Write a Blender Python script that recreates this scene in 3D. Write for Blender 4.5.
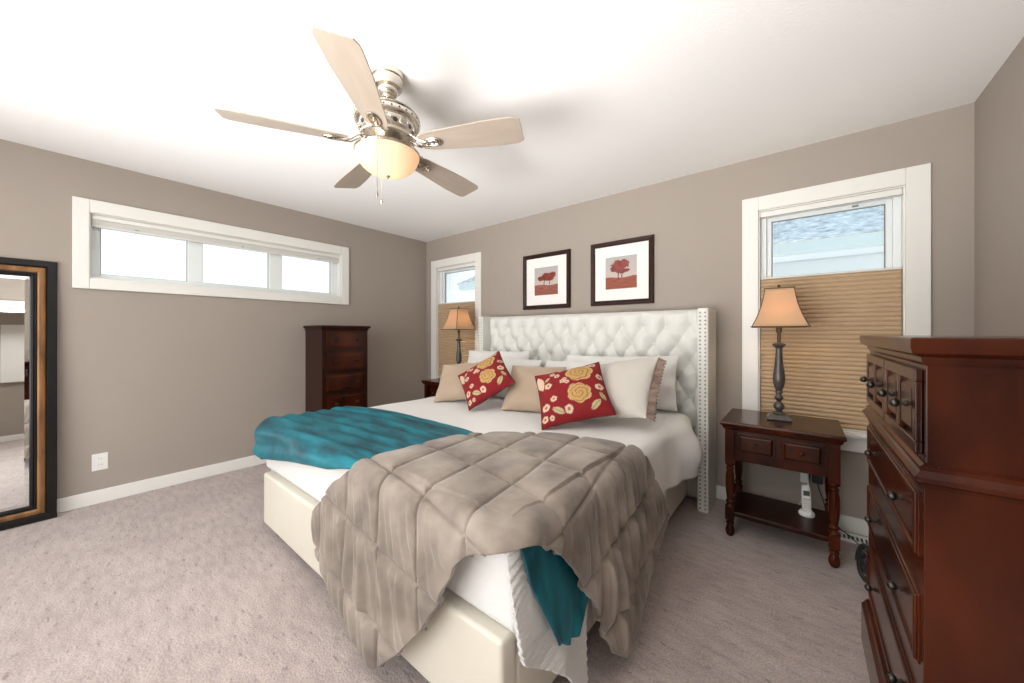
import bpy, bmesh, math, random
import numpy as np
from mathutils import Vector, Matrix, Euler, noise
random.seed(7)
PI = math.pi
SC = bpy.context.scene
COL = SC.collection
for o in list(bpy.data.objects):
    bpy.data.objects.remove(o)

# ------------------------------------------------------------------ camera
cam_d = bpy.data.cameras.new('camera')
cam = bpy.data.objects.new('camera', cam_d)
COL.objects.link(cam)
cam_d.sensor_width = 36.0
cam_d.lens = 358.0 / 1024.0 * 36.0
cam_d.shift_y = (333.0 - 341.5) / 1024.0
cam_d.clip_start = 0.02
cam.location = (0, 0, 1.25)
cam.rotation_euler = (PI / 2, 0, math.radians(39.0))
SC.camera = cam

# ------------------------------------------------------------------ world, lights, exposure
SC.view_settings.view_transform = 'Standard'
SC.view_settings.look = 'None'
SC.view_settings.gamma = 1.0
SC.view_settings.use_curve_mapping = False
SC.view_settings.exposure = 0.16
W = bpy.data.worlds.new('world')
SC.world = W
W.use_nodes = True
wn, wl = W.node_tree.nodes, W.node_tree.links
wn.clear()
wo = wn.new('ShaderNodeOutputWorld'); wb = wn.new('ShaderNodeBackground')
tc = wn.new('ShaderNodeTexCoord'); sp = wn.new('ShaderNodeSeparateXYZ'); cr = wn.new('ShaderNodeValToRGB')
wl.new(tc.outputs['Generated'], sp.inputs[0]); wl.new(sp.outputs['Z'], cr.inputs[0])
cr.color_ramp.elements[0].position = 0.0; cr.color_ramp.elements[0].color = (0.97, 0.99, 1.0, 1)
cr.color_ramp.elements[1].position = 0.6; cr.color_ramp.elements[1].color = (0.60, 0.80, 1.0, 1)
e = cr.color_ramp.elements.new(0.26); e.color = (0.84, 0.94, 1.0, 1)
wl.new(cr.outputs[0], wb.inputs['Color']); wb.inputs['Strength'].default_value = 1.25
wl.new(wb.outputs[0], wo.inputs[0])


def area(name, loc, rot, sx, sy, power, col=(1, 1, 1)):
    d = bpy.data.lights.new(name, 'AREA')
    d.shape = 'RECTANGLE'; d.size = sx; d.size_y = sy; d.energy = power; d.color = col
    o = bpy.data.objects.new(name, d)
    COL.objects.link(o)
    o.location = loc; o.rotation_euler = rot
    return o


# added fill lights: one at the invented rear opening, one under the hall ceiling
area('rear_fill', (-1.75, -1.95, 1.35), (math.radians(90), 0, 0), 3.2, 1.9, 66, (1.0, 0.985, 0.96))
area('hall_fill', (1.9, -0.5, 2.40), (0, math.radians(35), 0), 0.8, 1.6, 48, (1.0, 0.98, 0.95))
# photographer's flash bounced off the ceiling from behind the camera
fl = area('bounced_flash', (-1.15, -1.5, 0.62), (0, 0, 0), 2.2, 1.0, 68, (1.0, 0.985, 0.965))
fl.data.spread = math.radians(95)
fl.rotation_euler = Vector((0.0, 0.66, 0.75)).to_track_quat('-Z', 'Y').to_euler()

# ------------------------------------------------------------------ material helpers
MATS = {}


def mat(name, col, rough=0.5, metal=0.0, var=None, vscale=6.0, stretch=(1, 1, 1), bump=0.0, bscale=40.0,
        coat=0.0, sheen=0.0, spec=0.5, detail=4.0, bstretch=None, bdist=0.01):
    if name in MATS:
        return MATS[name]
    m = bpy.data.materials.new(name); m.use_nodes = True
    n, l = m.node_tree.nodes, m.node_tree.links
    b = n['Principled BSDF']
    b.inputs['Base Color'].default_value = (*col, 1)
    b.inputs['Roughness'].default_value = rough
    b.inputs['Metallic'].default_value = metal
    b.inputs['Specular IOR Level'].default_value = spec
    b.inputs['Coat Weight'].default_value = coat
    b.inputs['Coat Roughness'].default_value = 0.15
    b.inputs['Sheen Weight'].default_value = sheen
    b.inputs['Sheen Roughness'].default_value = 0.4
    t = n.new('ShaderNodeTexCoord')
    if var is not None:
        mp = n.new('ShaderNodeMapping'); mp.inputs['Scale'].default_value = stretch
        nz = n.new('ShaderNodeTexNoise'); nz.inputs['Scale'].default_value = vscale; nz.inputs['Detail'].default_value = detail
        rp = n.new('ShaderNodeValToRGB')
        rp.color_ramp.elements[0].position = 0.32; rp.color_ramp.elements[1].position = 0.68
        rp.color_ramp.elements[0].color = (*col, 1); rp.color_ramp.elements[1].color = (*var, 1)
        l.new(t.outputs['Object'], mp.inputs[0]); l.new(mp.outputs[0], nz.inputs[0])
        l.new(nz.outputs[0], rp.inputs[0]); l.new(rp.outputs[0], b.inputs['Base Color'])
    if bump > 0:
        mp2 = n.new('ShaderNodeMapping'); mp2.inputs['Scale'].default_value = bstretch or (1, 1, 1)
        nz2 = n.new('ShaderNodeTexNoise'); nz2.inputs['Scale'].default_value = bscale; nz2.inputs['Detail'].default_value = 3.0
        bp = n.new('ShaderNodeBump'); bp.inputs['Strength'].default_value = bump; bp.inputs['Distance'].default_value = bdist
        l.new(t.outputs['Object'], mp2.inputs[0]); l.new(mp2.outputs[0], nz2.inputs[0])
        l.new(nz2.outputs[0], bp.inputs['Height']); l.new(bp.outputs[0], b.inputs['Normal'])
    MATS[name] = m
    return m


def vcol_mat(name, rough=0.8, bump=0.0, bscale=300.0, sheen=0.0):
    m = bpy.data.materials.new(name); m.use_nodes = True
    n, l = m.node_tree.nodes, m.node_tree.links
    b = n['Principled BSDF']; a = n.new('ShaderNodeVertexColor'); a.layer_name = 'pattern'
    l.new(a.outputs['Color'], b.inputs['Base Color'])
    b.inputs['Roughness'].default_value = rough; b.inputs['Sheen Weight'].default_value = sheen
    if bump:
        t = n.new('ShaderNodeTexCoord'); nz = n.new('ShaderNodeTexNoise'); nz.inputs['Scale'].default_value = bscale
        bp = n.new('ShaderNodeBump'); bp.inputs['Strength'].default_value = bump; bp.inputs['Distance'].default_value = 0.005
        l.new(t.outputs['Object'], nz.inputs[0]); l.new(nz.outputs[0], bp.inputs['Height']); l.new(bp.outputs[0], b.inputs['Normal'])
    return m


M_wall = mat('taupe_paint', (0.355, 0.307, 0.264), 0.75, var=(0.365, 0.316, 0.272), vscale=2.0, bump=0.06, bscale=180)
M_ceil = mat('ceiling_paint', (0.90, 0.895, 0.885), 0.85, bump=0.12, bscale=120)
M_white = mat('white_trim_paint', (0.80, 0.79, 0.75), 0.35)
M_vinyl = mat('white_vinyl', (0.80, 0.84, 0.84), 0.35)
M_wood = mat('cherry_wood', (0.014, 0.0020, 0.0009), 0.20, var=(0.070, 0.0125, 0.0026), vscale=2.6, stretch=(2, 2, 0.9), spec=0.22, coat=0.10, detail=5)
M_wood_d = mat('dark_cherry_wood', (0.016, 0.0035, 0.002), 0.28, var=(0.036, 0.007, 0.003), vscale=3.0, stretch=(2, 2, 0.7), spec=0.22, detail=5)
M_espresso = mat('espresso_wood', (0.022, 0.007, 0.004), 0.4, var=(0.034, 0.011, 0.007), vscale=9.0, spec=0.25)
M_nickel = mat('brushed_nickel', (0.62, 0.57, 0.50), 0.24, metal=1.0)
M_blade = mat('fan_blade_taupe', (0.32, 0.265, 0.215), 0.34, var=(0.36, 0.30, 0.245), vscale=4.0, stretch=(1, 8, 1))
M_knob = mat('dark_pewter', (0.055, 0.048, 0.042), 0.28, metal=0.9)
M_cream = mat('cream_leather', (0.64, 0.595, 0.50), 0.42, var=(0.67, 0.63, 0.54), vscale=3.0, bump=0.05, bscale=220)
M_tuft = mat('white_leather', (0.70, 0.695, 0.65), 0.5, var=(0.72, 0.715, 0.67), vscale=3.0, bump=0.04, bscale=220)
M_nail = mat('antique_nickel_nail', (0.34, 0.31, 0.27), 0.35, metal=0.85)
M_cover = mat('white_bed_linen', (0.73, 0.72, 0.695), 0.85, bump=0.25, bscale=55, bstretch=(1, 1, 4), bdist=0.006, sheen=0.2)
M_blank = mat('white_ribbed_knit', (0.72, 0.715, 0.69), 0.88, bump=0.55, bscale=60, bstretch=(0.6, 0.6, 3.0), bdist=0.01, sheen=0.2)
M_pillow = mat('white_pillowcase', (0.74, 0.73, 0.705), 0.85, bump=0.2, bscale=14, bdist=0.01, sheen=0.2)
M_sham = mat('pale_grey_linen', (0.56, 0.525, 0.47), 0.88, bump=0.25, bscale=16, bdist=0.012, sheen=0.2)
M_beige = mat('beige_faux_suede', (0.42, 0.315, 0.225), 0.8, var=(0.46, 0.35, 0.255), vscale=5, bump=0.15, bscale=20, sheen=0.3)
M_satin = mat('pleated_taupe_satin', (0.36, 0.26, 0.21), 0.4, var=(0.16, 0.10, 0.08), vscale=14, stretch=(0.5, 0.5, 3), sheen=0.3)
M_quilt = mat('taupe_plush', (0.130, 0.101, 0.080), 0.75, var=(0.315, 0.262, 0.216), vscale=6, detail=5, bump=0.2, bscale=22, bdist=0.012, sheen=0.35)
M_black = mat('black_lacquer', (0.010, 0.009, 0.009), 0.35, var=(0.014, 0.013, 0.012), spec=0.2)
M_gold = mat('antique_bronze_gilt', (0.30, 0.145, 0.05), 0.4, metal=0.35, var=(0.14, 0.062, 0.022), vscale=20, stretch=(1, 1, 0.2))
M_mirror = mat('mirror_silver', (0.88, 0.90, 0.89), 0.012, metal=1.0)
M_mat = mat('mount_board', (0.83, 0.82, 0.79), 0.8)
M_lampb = mat('lamp_pewter', (0.075, 0.07, 0.066), 0.42, metal=0.45, var=(0.12, 0.105, 0.09), vscale=25, coat=0.2)
M_trimd = mat('dark_shade_braid', (0.10, 0.06, 0.03), 0.7)
M_plastic = mat('white_plastic', (0.80, 0.79, 0.76), 0.3)
M_grey = mat('grey_plastic', (0.22, 0.22, 0.21), 0.4)
M_dark = mat('black_plastic', (0.018, 0.018, 0.018), 0.4)
M_screen = mat('phone_screen', (0.10, 0.12, 0.10), 0.2)
M_stone = mat('roof_shingle', (0.42, 0.44, 0.46), 0.9, var=(0.92, 0.92, 0.92), vscale=9, stretch=(1, 2, 2), detail=8)
M_siding = mat('pale_siding', (0.86, 0.90, 0.92), 0.7)
M_gutter = mat('pale_gutter', (0.72, 0.80, 0.80), 0.5)


def teal_mat():
    m = mat('teal_velvet', (0.0, 0.024, 0.040), 0.5, var=(0.0, 0.175, 0.225), vscale=5, stretch=(0.9, 3.0, 1), detail=5, bump=0.25, bscale=18, bdist=0.01, sheen=0.1)
    m.node_tree.nodes['Principled BSDF'].inputs['Sheen Tint'].default_value = (0.05, 0.6, 0.75, 1)
    return m


M_teal = teal_mat()


def carpet_mat():
    m = bpy.data.materials.new('mauve_grey_carpet'); m.use_nodes = True
    n, l = m.node_tree.nodes, m.node_tree.links
    b = n['Principled BSDF']; b.inputs['Roughness'].default_value = 0.95
    b.inputs['Specular IOR Level'].default_value = 0.1; b.inputs['Sheen Weight'].default_value = 0.25
    t = n.new('ShaderNodeTexCoord')

    def nz(scale, detail, st, rot=0):
        mp = n.new('ShaderNodeMapping'); mp.inputs['Scale'].default_value = st; mp.inputs['Rotation'].default_value = (0, 0, rot)
        q = n.new('ShaderNodeTexNoise'); q.inputs['Scale'].default_value = scale; q.inputs['Detail'].default_value = detail
        l.new(t.outputs['Object'], mp.inputs[0]); l.new(mp.outputs[0], q.inputs[0])
        return q
    a = nz(2.2, 4, (1, 1, 1)); c = nz(17, 4, (0.5, 1.6, 1), 0.9); d = nz(130, 2, (1, 1, 1))
    r1 = n.new('ShaderNodeValToRGB')
    r1.color_ramp.elements[0].position = 0.3; r1.color_ramp.elements[1].position = 0.7
    r1.color_ramp.elements[0].color = (0.415, 0.340, 0.318, 1); r1.color_ramp.elements[1].color = (0.50, 0.418, 0.392, 1)
    l.new(a.outputs[0], r1.inputs[0])
    r2 = n.new('ShaderNodeValToRGB')
    r2.color_ramp.elements[0].position = 0.34; r2.color_ramp.elements[1].position = 0.62
    r2.color_ramp.elements[0].color = (0.86, 0.86, 0.85, 1); r2.color_ramp.elements[1].color = (1.04, 1.04, 1.03, 1)
    l.new(c.outputs[0], r2.inputs[0])
    r3 = n.new('ShaderNodeValToRGB')
    r3.color_ramp.elements[0].position = 0.3; r3.color_ramp.elements[1].position = 0.7
    r3.color_ramp.elements[0].color = (0.74, 0.74, 0.74, 1); r3.color_ramp.elements[1].color = (1.12, 1.12, 1.12, 1)
    l.new(d.outputs[0], r3.inputs[0])

    fl_ = nz(38, 3, (0.45, 1.5, 1), 0.75)
    r4 = n.new('ShaderNodeValToRGB')
    r4.color_ramp.elements[0].position = 0.27; r4.color_ramp.elements[1].position = 0.40
    r4.color_ramp.elements[0].color = (0.60, 0.58, 0.57, 1); r4.color_ramp.elements[1].color = (1, 1, 1, 1)
    l.new(fl_.outputs[0], r4.inputs[0])

    def mul(x, y):
        k = n.new('ShaderNodeMix'); k.data_type = 'RGBA'; k.blend_type = 'MULTIPLY'; k.inputs[0].default_value = 1.0
        l.new(x, k.inputs[6]); l.new(y, k.inputs[7]); return k.outputs[2]
    l.new(mul(mul(mul(r1.outputs[0], r2.outputs[0]), r3.outputs[0]), r4.outputs[0]), b.inputs['Base Color'])
    ad = n.new('ShaderNodeMath'); ad.operation = 'ADD'; l.new(c.outputs[0], ad.inputs[0]); l.new(d.outputs[0], ad.inputs[1])
    bp = n.new('ShaderNodeBump'); bp.inputs['Strength'].default_value = 0.35; bp.inputs['Distance'].default_value = 0.010
    l.new(ad.outputs[0], bp.inputs['Height']); l.new(bp.outputs[0], b.inputs['Normal'])
    return m


M_carpet = carpet_mat()


def glass_mat():
    m = bpy.data.materials.new('window_glass'); m.use_nodes = True
    n, l = m.node_tree.nodes, m.node_tree.links; n.clear()
    o = n.new('ShaderNodeOutputMaterial'); tr = n.new('ShaderNodeBsdfTransparent'); g = n.new('ShaderNodeBsdfGlossy')
    g.inputs['Roughness'].default_value = 0.02; tr.inputs[0].default_value = (0.96, 0.985, 0.98, 1)
    fr = n.new('ShaderNodeFresnel'); fr.inputs[0].default_value = 1.3
    mx = n.new('ShaderNodeMixShader'); l.new(fr.outputs[0], mx.inputs[0]); l.new(tr.outputs[0], mx.inputs[1]); l.new(g.outputs[0], mx.inputs[2])
    l.new(mx.outputs[0], o.inputs[0]); return m


M_glass = glass_mat()


def translucent_mat(name, col, fac, rough_col=None, emit=0.0, ecol=(1, .8, .55)):
    m = bpy.data.materials.new(name); m.use_nodes = True
    n, l = m.node_tree.nodes, m.node_tree.links; n.clear()
    o = n.new('ShaderNodeOutputMaterial'); d = n.new('ShaderNodeBsdfDiffuse'); t = n.new('ShaderNodeBsdfTranslucent')
    d.inputs[0].default_value = (*col, 1); t.inputs[0].default_value = (*(rough_col or col), 1)
    mx = n.new('ShaderNodeMixShader'); mx.inputs[0].default_value = fac
    l.new(d.outputs[0], mx.inputs[1]); l.new(t.outputs[0], mx.inputs[2])
    out = mx.outputs[0]
    if emit:
        em = n.new('ShaderNodeEmission'); em.inputs[0].default_value = (*ecol, 1); em.inputs[1].default_value = emit
        ad = n.new('ShaderNodeAddShader'); l.new(out, ad.inputs[0]); l.new(em.outputs[0], ad.inputs[1]); out = ad.outputs[0]
    l.new(out, o.inputs[0]); return m


M_cell = translucent_mat('tan_cellular_fabric', (0.60, 0.44, 0.285), 0.12)
M_cellw = mat('white_cellular_fabric', (0.74, 0.72, 0.67), 0.8)
M_shade = translucent_mat('lampshade_silk', (0.66, 0.48, 0.33), 0.42, (0.86, 0.64, 0.42))
M_bowl = translucent_mat('alabaster_glass', (0.52, 0.40, 0.30), 0.25, emit=0.29, ecol=(1.0, 0.70, 0.42))

# ------------------------------------------------------------------ mesh helpers


class MB:
    def __init__(self):
        self.bm = bmesh.new()

    def box(self, x0, x1, y0, y1, z0, z1):
        v = [self.bm.verts.new((x, y, z)) for x in (x0, x1) for y in (y0, y1) for z in (z0, z1)]
        for f in ((0, 1, 3, 2), (4, 6, 7, 5), (0, 4, 5, 1), (2, 3, 7, 6), (0, 2, 6, 4), (1, 5, 7, 3)):
            self.bm.faces.new([v[i] for i in f])
        return self

    def frustum(self, a, b, z0, z1):
        """a, b: (x0,x1,y0,y1) rectangles at z0 and z1"""
        v = []
        for (x0, x1, y0, y1), z in ((a, z0), (b, z1)):
            v += [self.bm.verts.new(p) for p in ((x0, y0, z), (x1, y0, z), (x1, y1, z), (x0, y1, z))]
        for f in ((3, 2, 1, 0), (4, 5, 6, 7), (0, 1, 5, 4), (1, 2, 6, 5), (2, 3, 7, 6), (3, 0, 4, 7)):
            self.bm.faces.new([v[i] for i in f])
        return self

    def loft(self, rings, cap=True, close=True):
        rv = [[self.bm.verts.new(p) for p in r] for r in rings]
        n = len(rv[0])
        for a, b in zip(rv[:-1], rv[1:]):
            for i in range(n if close else n - 1):
                j = (i + 1) % n
                self.bm.faces.new((a[i], a[j], b[j], b[i]))
        if cap:
            self.bm.faces.new(list(reversed(rv[0]))); self.bm.faces.new(rv[-1])
        return self

    def lathe(self, prof, cx=0, cy=0, seg=24, cap=True):
        rings = []
        for r, z in prof:
            rings.append([(cx + r * math.cos(2 * PI * k / seg), cy + r * math.sin(2 * PI * k / seg), z) for k in range(seg)])
        return self.loft(rings, cap)

    def lathe_axis(self, prof, origin, axis, seg=16):
        """profile (r, d) along an arbitrary axis"""
        ax = Vector(axis).normalized(); u = ax.orthogonal().normalized(); w = ax.cross(u)
        O = Vector(origin)
        rings = []
        for r, d in prof:
            rings.append([O + ax * d + (u * math.cos(2 * PI * k / seg) + w * math.sin(2 * PI * k / seg)) * r for k in range(seg)])
        return self.loft(rings)

    def tube(self, pts, r, seg=8, closed=False):
        P = [Vector(p) for p in pts]; n = len(P)
        rings = []
        prev = None
        for i in range(n):
            if closed:
                t = P[(i + 1) % n] - P[i - 1]
            else:
                t = P[min(i + 1, n - 1)] - P[max(i - 1, 0)]
            t.normalize()
            if prev is None:
                u = t.orthogonal().normalized()
            else:
                u = (prev - t * prev.dot(t)).normalized()
            prev = u
            w = t.cross(u)
            rr = r[i] if isinstance(r, (list, tuple)) else r
            rings.append([P[i] + (u * math.cos(2 * PI * k / seg) + w * math.sin(2 * PI * k / seg)) * rr for k in range(seg)])
        if closed:
            rings.append(rings[0])
            self.loft(rings, cap=False)
            bmesh.ops.remove_doubles(self.bm, verts=self.bm.verts, dist=1e-5)
        else:
            self.loft(rings)
        return self

    def build(self, name, m, parent=None, smooth=False, bevel=0.0, seg=2, loc=None):
        bmesh.ops.recalc_face_normals(self.bm, faces=self.bm.faces)
        me = bpy.data.meshes.new(name)
        self.bm.to_mesh(me); self.bm.free()
        if m:
            me.materials.append(m)
        if smooth:
            me.polygons.foreach_set('use_smooth', [True] * len(me.polygons))
            if smooth == 'auto':
                me.set_sharp_from_angle(angle=math.radians(40))
        o = bpy.data.objects.new(name, me)
        COL.objects.link(o)
        if parent:
            o.parent = parent
        if loc:
            o.location = loc
        if bevel:
            b = o.modifiers.new('bevel', 'BEVEL'); b.width = bevel; b.segments = seg; b.limit_method = 'ANGLE'; b.angle_limit = math.radians(30)
        return o


def mesh_grid(name, P, m, parent=None, smooth=True, solid=0.0, cols=None, subsurf=0):
    """P: (nu,nv,3) array"""
    nu, nv = P.shape[:2]
    me = bpy.data.meshes.new(name)
    V = P.reshape(-1, 3)
    F = []
    for i in range(nu - 1):
        for j in range(nv - 1):
            a = i * nv + j
            F.append((a, a + nv, a + nv + 1, a + 1))
    me.from_pydata(V.tolist(), [], F)
    if m:
        me.materials.append(m)
    if cols is not None:
        at = me.color_attributes.new('pattern', 'FLOAT_COLOR', 'POINT')
        c = np.ones((nu * nv, 4), dtype=np.float32); c[:, :3] = cols.reshape(-1, 3)
        at.data.foreach_set('color', c.ravel())
    me.polygons.foreach_set('use_smooth', [smooth] * len(me.polygons))
    o = bpy.data.objects.new(name, me); COL.objects.link(o)
    if parent:
        o.parent = parent
    if solid:
        s = o.modifiers.new('solid', 'SOLIDIFY'); s.thickness = solid; s.offset = -1
    return o


def thing(name, label, cat, loc=(0, 0, 0), rot=(0, 0, 0), group=None):
    o = bpy.data.objects.new(name, None); COL.objects.link(o)
    o.empty_display_size = 0.05
    o.location = loc; o.rotation_euler = rot
    o['label'] = label; o['category'] = cat
    if group:
        o['group'] = group
    return o


def tag(o, label, cat, group=None):
    o['label'] = label; o['category'] = cat
    if group:
        o['group'] = group
    return o


def struct(o, label=None):
    o['kind'] = 'structure'
    if label:
        o['label'] = label
    return o


def struct_empty(name, label=None):
    o = bpy.data.objects.new(name, None); COL.objects.link(o); o.empty_display_size = 0.05
    return struct(o, label)


def dup(root, loc, rot=None, label=None, group=None):
    r = root.copy(); COL.objects.link(r); r.location = loc
    if rot is not None:
        r.rotation_euler = rot
    if label:
        r['label'] = label
    if group:
        r['group'] = group
    for ch in list(root.children):
        c = ch.copy(); COL.objects.link(c); c.parent = r
        for g in list(ch.children):
            d = g.copy(); COL.objects.link(d); d.parent = c
    return r


# ------------------------------------------------------------------ the room
XL, XR, YB, YF, ZC = -4.019, 0.728, 3.09, -1.80, 2.502
TH = 0.14

struct(MB().box(XL - 0.2, 2.9, YF - 0.2, YB + 0.2, -0.08, 0).build('floor', M_carpet))
struct(MB().box(XL - 0.2, 2.9, YF - 0.2, YB + 0.2, ZC, ZC + 0.1).build('ceiling', M_ceil))
# left wall with the long high opening
w1 = (0.09, 1.912, 1.648, 2.125)
mb = MB()
mb.box(XL - TH, XL, YF - TH, w1[0], 0, ZC); mb.box(XL - TH, XL, w1[1], YB + TH, 0, ZC)
mb.box(XL - TH, XL, w1[0], w1[1], 0, w1[2]); mb.box(XL - TH, XL, w1[0], w1[1], w1[3], ZC)
struct(mb.build('wall_left', M_wall))
# back wall with two openings
w3 = (-0.24, 0.472, 0.618, 2.118)
w2 = (-3.797, -3.063, 0.618, 2.118)
mb = MB()
xs = [XL, w2[0], w2[1], w3[0], w3[1], XR + TH]
for i in (0, 2, 4):
    mb.box(xs[i], xs[i + 1], YB, YB + TH, 0, ZC)
for w in (w2, w3):
    mb.box(w[0], w[1], YB, YB + TH, 0, w[2]); mb.box(w[0], w[1], YB, YB + TH, w[3], ZC)
struct(mb.build('wall_back', M_wall))
# right wall with the doorway beside the camera
mb = MB()
mb.box(XR, XR + 0.12, 0.05, YB, 0, ZC); mb.box(XR, XR + 0.12, -0.90, 0.05, 2.05, ZC); mb.box(XR, XR + 0.12, YF - TH, -0.90, 0, ZC)
struct(mb.build('wall_right', M_wall))
mb = MB()
mb.box(XL, XL + 0.65, YF - TH, YF, 0, ZC); mb.box(-0.15, XR, YF - TH, YF, 0, ZC)
mb.box(XL + 0.65, -0.15, YF - TH, YF, 0, 0.40); mb.box(XL + 0.65, -0.15, YF - TH, YF, 2.3, ZC)  # wide opening invented in this unseen wall to let light in
struct(mb.build('wall_front', M_wall))
mb = MB()
mb.box(2.7, 2.82, YF - TH, 1.2, 0, ZC); mb.box(XR + 0.12, 2.7, 1.08, 1.2, 0, ZC); mb.box(XR + 0.12, 2.7, YF - TH, YF, 0, ZC)
struct(mb.build('wall_hall', M_wall))
mb = MB()
for a, b, c, d in ((0.05, 0.14, 0, 2.14), (-0.99, -0.90, 0, 2.14), (-0.90, 0.05, 2.05, 2.14)):
    mb.box(XR - 0.018, XR, a, b, c, d)
mb.box(XR, XR + 0.12, 0.03, 0.05, 0, 2.05); mb.box(XR, XR + 0.12, -0.90, -0.88, 0, 2.05); mb.box(XR, XR + 0.12, -0.88, 0.03, 2.03, 2.05)
struct(mb.build('door_1', M_white, bevel=0.004))
d2 = MB()
d2.box(2.66, 2.698, -0.75, 0.15, 1.0, 2.0)
struct(d2.build('window_4', M_white, bevel=0.006))
# baseboards
BH = 0.098
struct(MB().box(XL, XL + 0.016, YF, YB, 0, BH).build('baseboard_left', M_white, bevel=0.005))
struct(MB().box(XL + 0.016, XR - 0.016, YB - 0.016, YB, 0, BH).build('baseboard_back', M_white, bevel=0.005))
struct(MB().box(XR - 0.016, XR, 0.16, YB, 0, BH).build('baseboard_right', M_white, bevel=0.005))
struct(MB().box(XL + 0.016, XR - 0.016, YF, YF + 0.016, 0, BH).build('baseboard_front', M_white, bevel=0.005))
struct(MB().box(2.684, 2.70, YF, 1.08, 0, BH).build('baseboard_hall', M_white, bevel=0.005))


# ---- windows
def frame_xz(mb, x0, x1, z0, z1, t, y0, y1, tb=None):
    tb = t if tb is None else tb
    mb.box(x0, x0 + t, y0, y1, z0, z1); mb.box(x1 - t, x1, y0, y1, z0, z1)
    mb.box(x0 + t, x1 - t, y0, y1, z1 - t, z1); mb.box(x0 + t, x1 - t, y0, y1, z0, z0 + tb)


def back_window(name, w, label):
    r = struct_empty(name, label)
    x0, x1, z0, z1 = w
    mb = MB(); t = 0.098
    mb.box(x0 - t, x0, YB - 0.02, YB, z0, z1 + t); mb.box(x1, x1 + t, YB - 0.02, YB, z0, z1 + t)
    mb.box(x0, x1, YB - 0.02, YB, z1, z1 + t)
    mb.build('window_trim', M_white, r, bevel=0.004)
    MB().box(x0 - t, x1 + t, YB - 0.024, YB, z0 - 0.108, z0 - 0.02).box(x0 - t - 0.012, x1 + t + 0.012, YB - 0.04, YB + 0.06, z0 - 0.02, z0).build('window_sill', M_white, r, bevel=0.004)
    mb = MB(); frame_xz(mb, x0, x1, z0, z1, 0.008, YB, YB + 0.07)
    mb.build('window_jamb', M_white, r)
    mb = MB(); frame_xz(mb, x0 + 0.008, x1 - 0.008, z0 + 0.008, z1 - 0.008, 0.035, YB + 0.05, YB + 0.12)
    frame_xz(mb, x0 + 0.043, x1 - 0.043, z0 + 0.043, z1 - 0.043, 0.028, YB + 0.072, YB + 0.11)
    mb.build('window_sash', M_vinyl, r, bevel=0.003)
    g = MB().box(x0 + 0.071, x1 - 0.071, YB + 0.09, YB + 0.095, z0 + 0.071, z1 - 0.071).build('window_glass', M_glass, r)
    # spacer bar round the glass
    mb = MB(); frame_xz(mb, x0 + 0.071, x1 - 0.071, z0 + 0.071, z1 - 0.071, 0.006, YB + 0.084, YB + 0.089)
    mb.build('glazing_gasket', M_grey, r)
    return r


W3 = back_window('window_1', w3, 'white trimmed window behind the lamp with the neighbouring eave in view')
W2 = back_window('window_2', w2, 'narrower looking white trimmed window in the far corner behind the left lamp')
MB().box(0.25, 0.28, YB + 0.066, YB + 0.072, 2.056, 2.066).build('sash_lock', M_grey, W3)


def cell_shade(x0, x1, ztop, z0, label):
    r = thing('cellular_shade', label, 'blind', (0, YB + 0.03, 0))
    # fabric of stacked honeycomb cells
    n = int(round((ztop - z0) / 0.0285)); h = (ztop - z0) / n
    prof = []
    for i in range(n):
        z = ztop - h * i
        prof += [(-0.003, z), (-0.013, z - h * 0.36), (-0.013, z - h * 0.64)]
    prof.append((-0.003, z0))
    ring = prof + [(0.010, z) for _, z in reversed(prof)]
    MB().loft([[(x, y, z) for y, z in ring] for x in (x0 + 0.012, x1 - 0.012)]).build('shade_fabric', M_cell, r)
    MB().box(x0 + 0.010, x1 - 0.010, -0.017, 0.014, ztop, ztop + 0.014).build('middle_rail', M_cellw, r, bevel=0.003)
    MB().box(x0 + 0.010, x1 - 0.010, -0.017, 0.014, z0 - 0.014, z0).build('bottom_rail', M_cellw, r, bevel=0.003)
    MB().box(x0 + 0.009, x1 - 0.009, -0.024, 0.02, w3[3] - 0.048, w3[3] - 0.009).build('headrail', M_white, r, bevel=0.004)
    MB().box(x0 + 0.009, x1 - 0.009, -0.026, -0.0245, w3[3] - 0.0505, w3[3] - 0.047).build('headrail_lip', M_grey, r)
    for x in (x0 + 0.10, x1 - 0.10):
        MB().tube([(x, 0, w3[3] - 0.048), (x, 0, ztop + 0.014)], 0.0009, 6).build('lift_cord', M_white, r)
    return r


cell_shade(w3[0], w3[1], 1.63, 0.64, 'tan pleated blind half lowered over the right window behind the dark lamp')
cell_shade(w2[0], w2[1], 1.63, 0.64, 'tan pleated blind half lowered over the far corner window left of headboard')

# left high window
r = struct_empty('window_3', 'long high white window of three panes on the left wall')


def frame_yz(mb, y0, y1, z0, z1, t, x0, x1):
    mb.box(x0, x1, y0, y0 + t, z0, z1); mb.box(x0, x1, y1 - t, y1, z0, z1)
    mb.box(x0, x1, y0 + t, y1 - t, z1 - t, z1); mb.box(x0, x1, y0 + t, y1 - t, z0, z0 + t)


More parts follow.
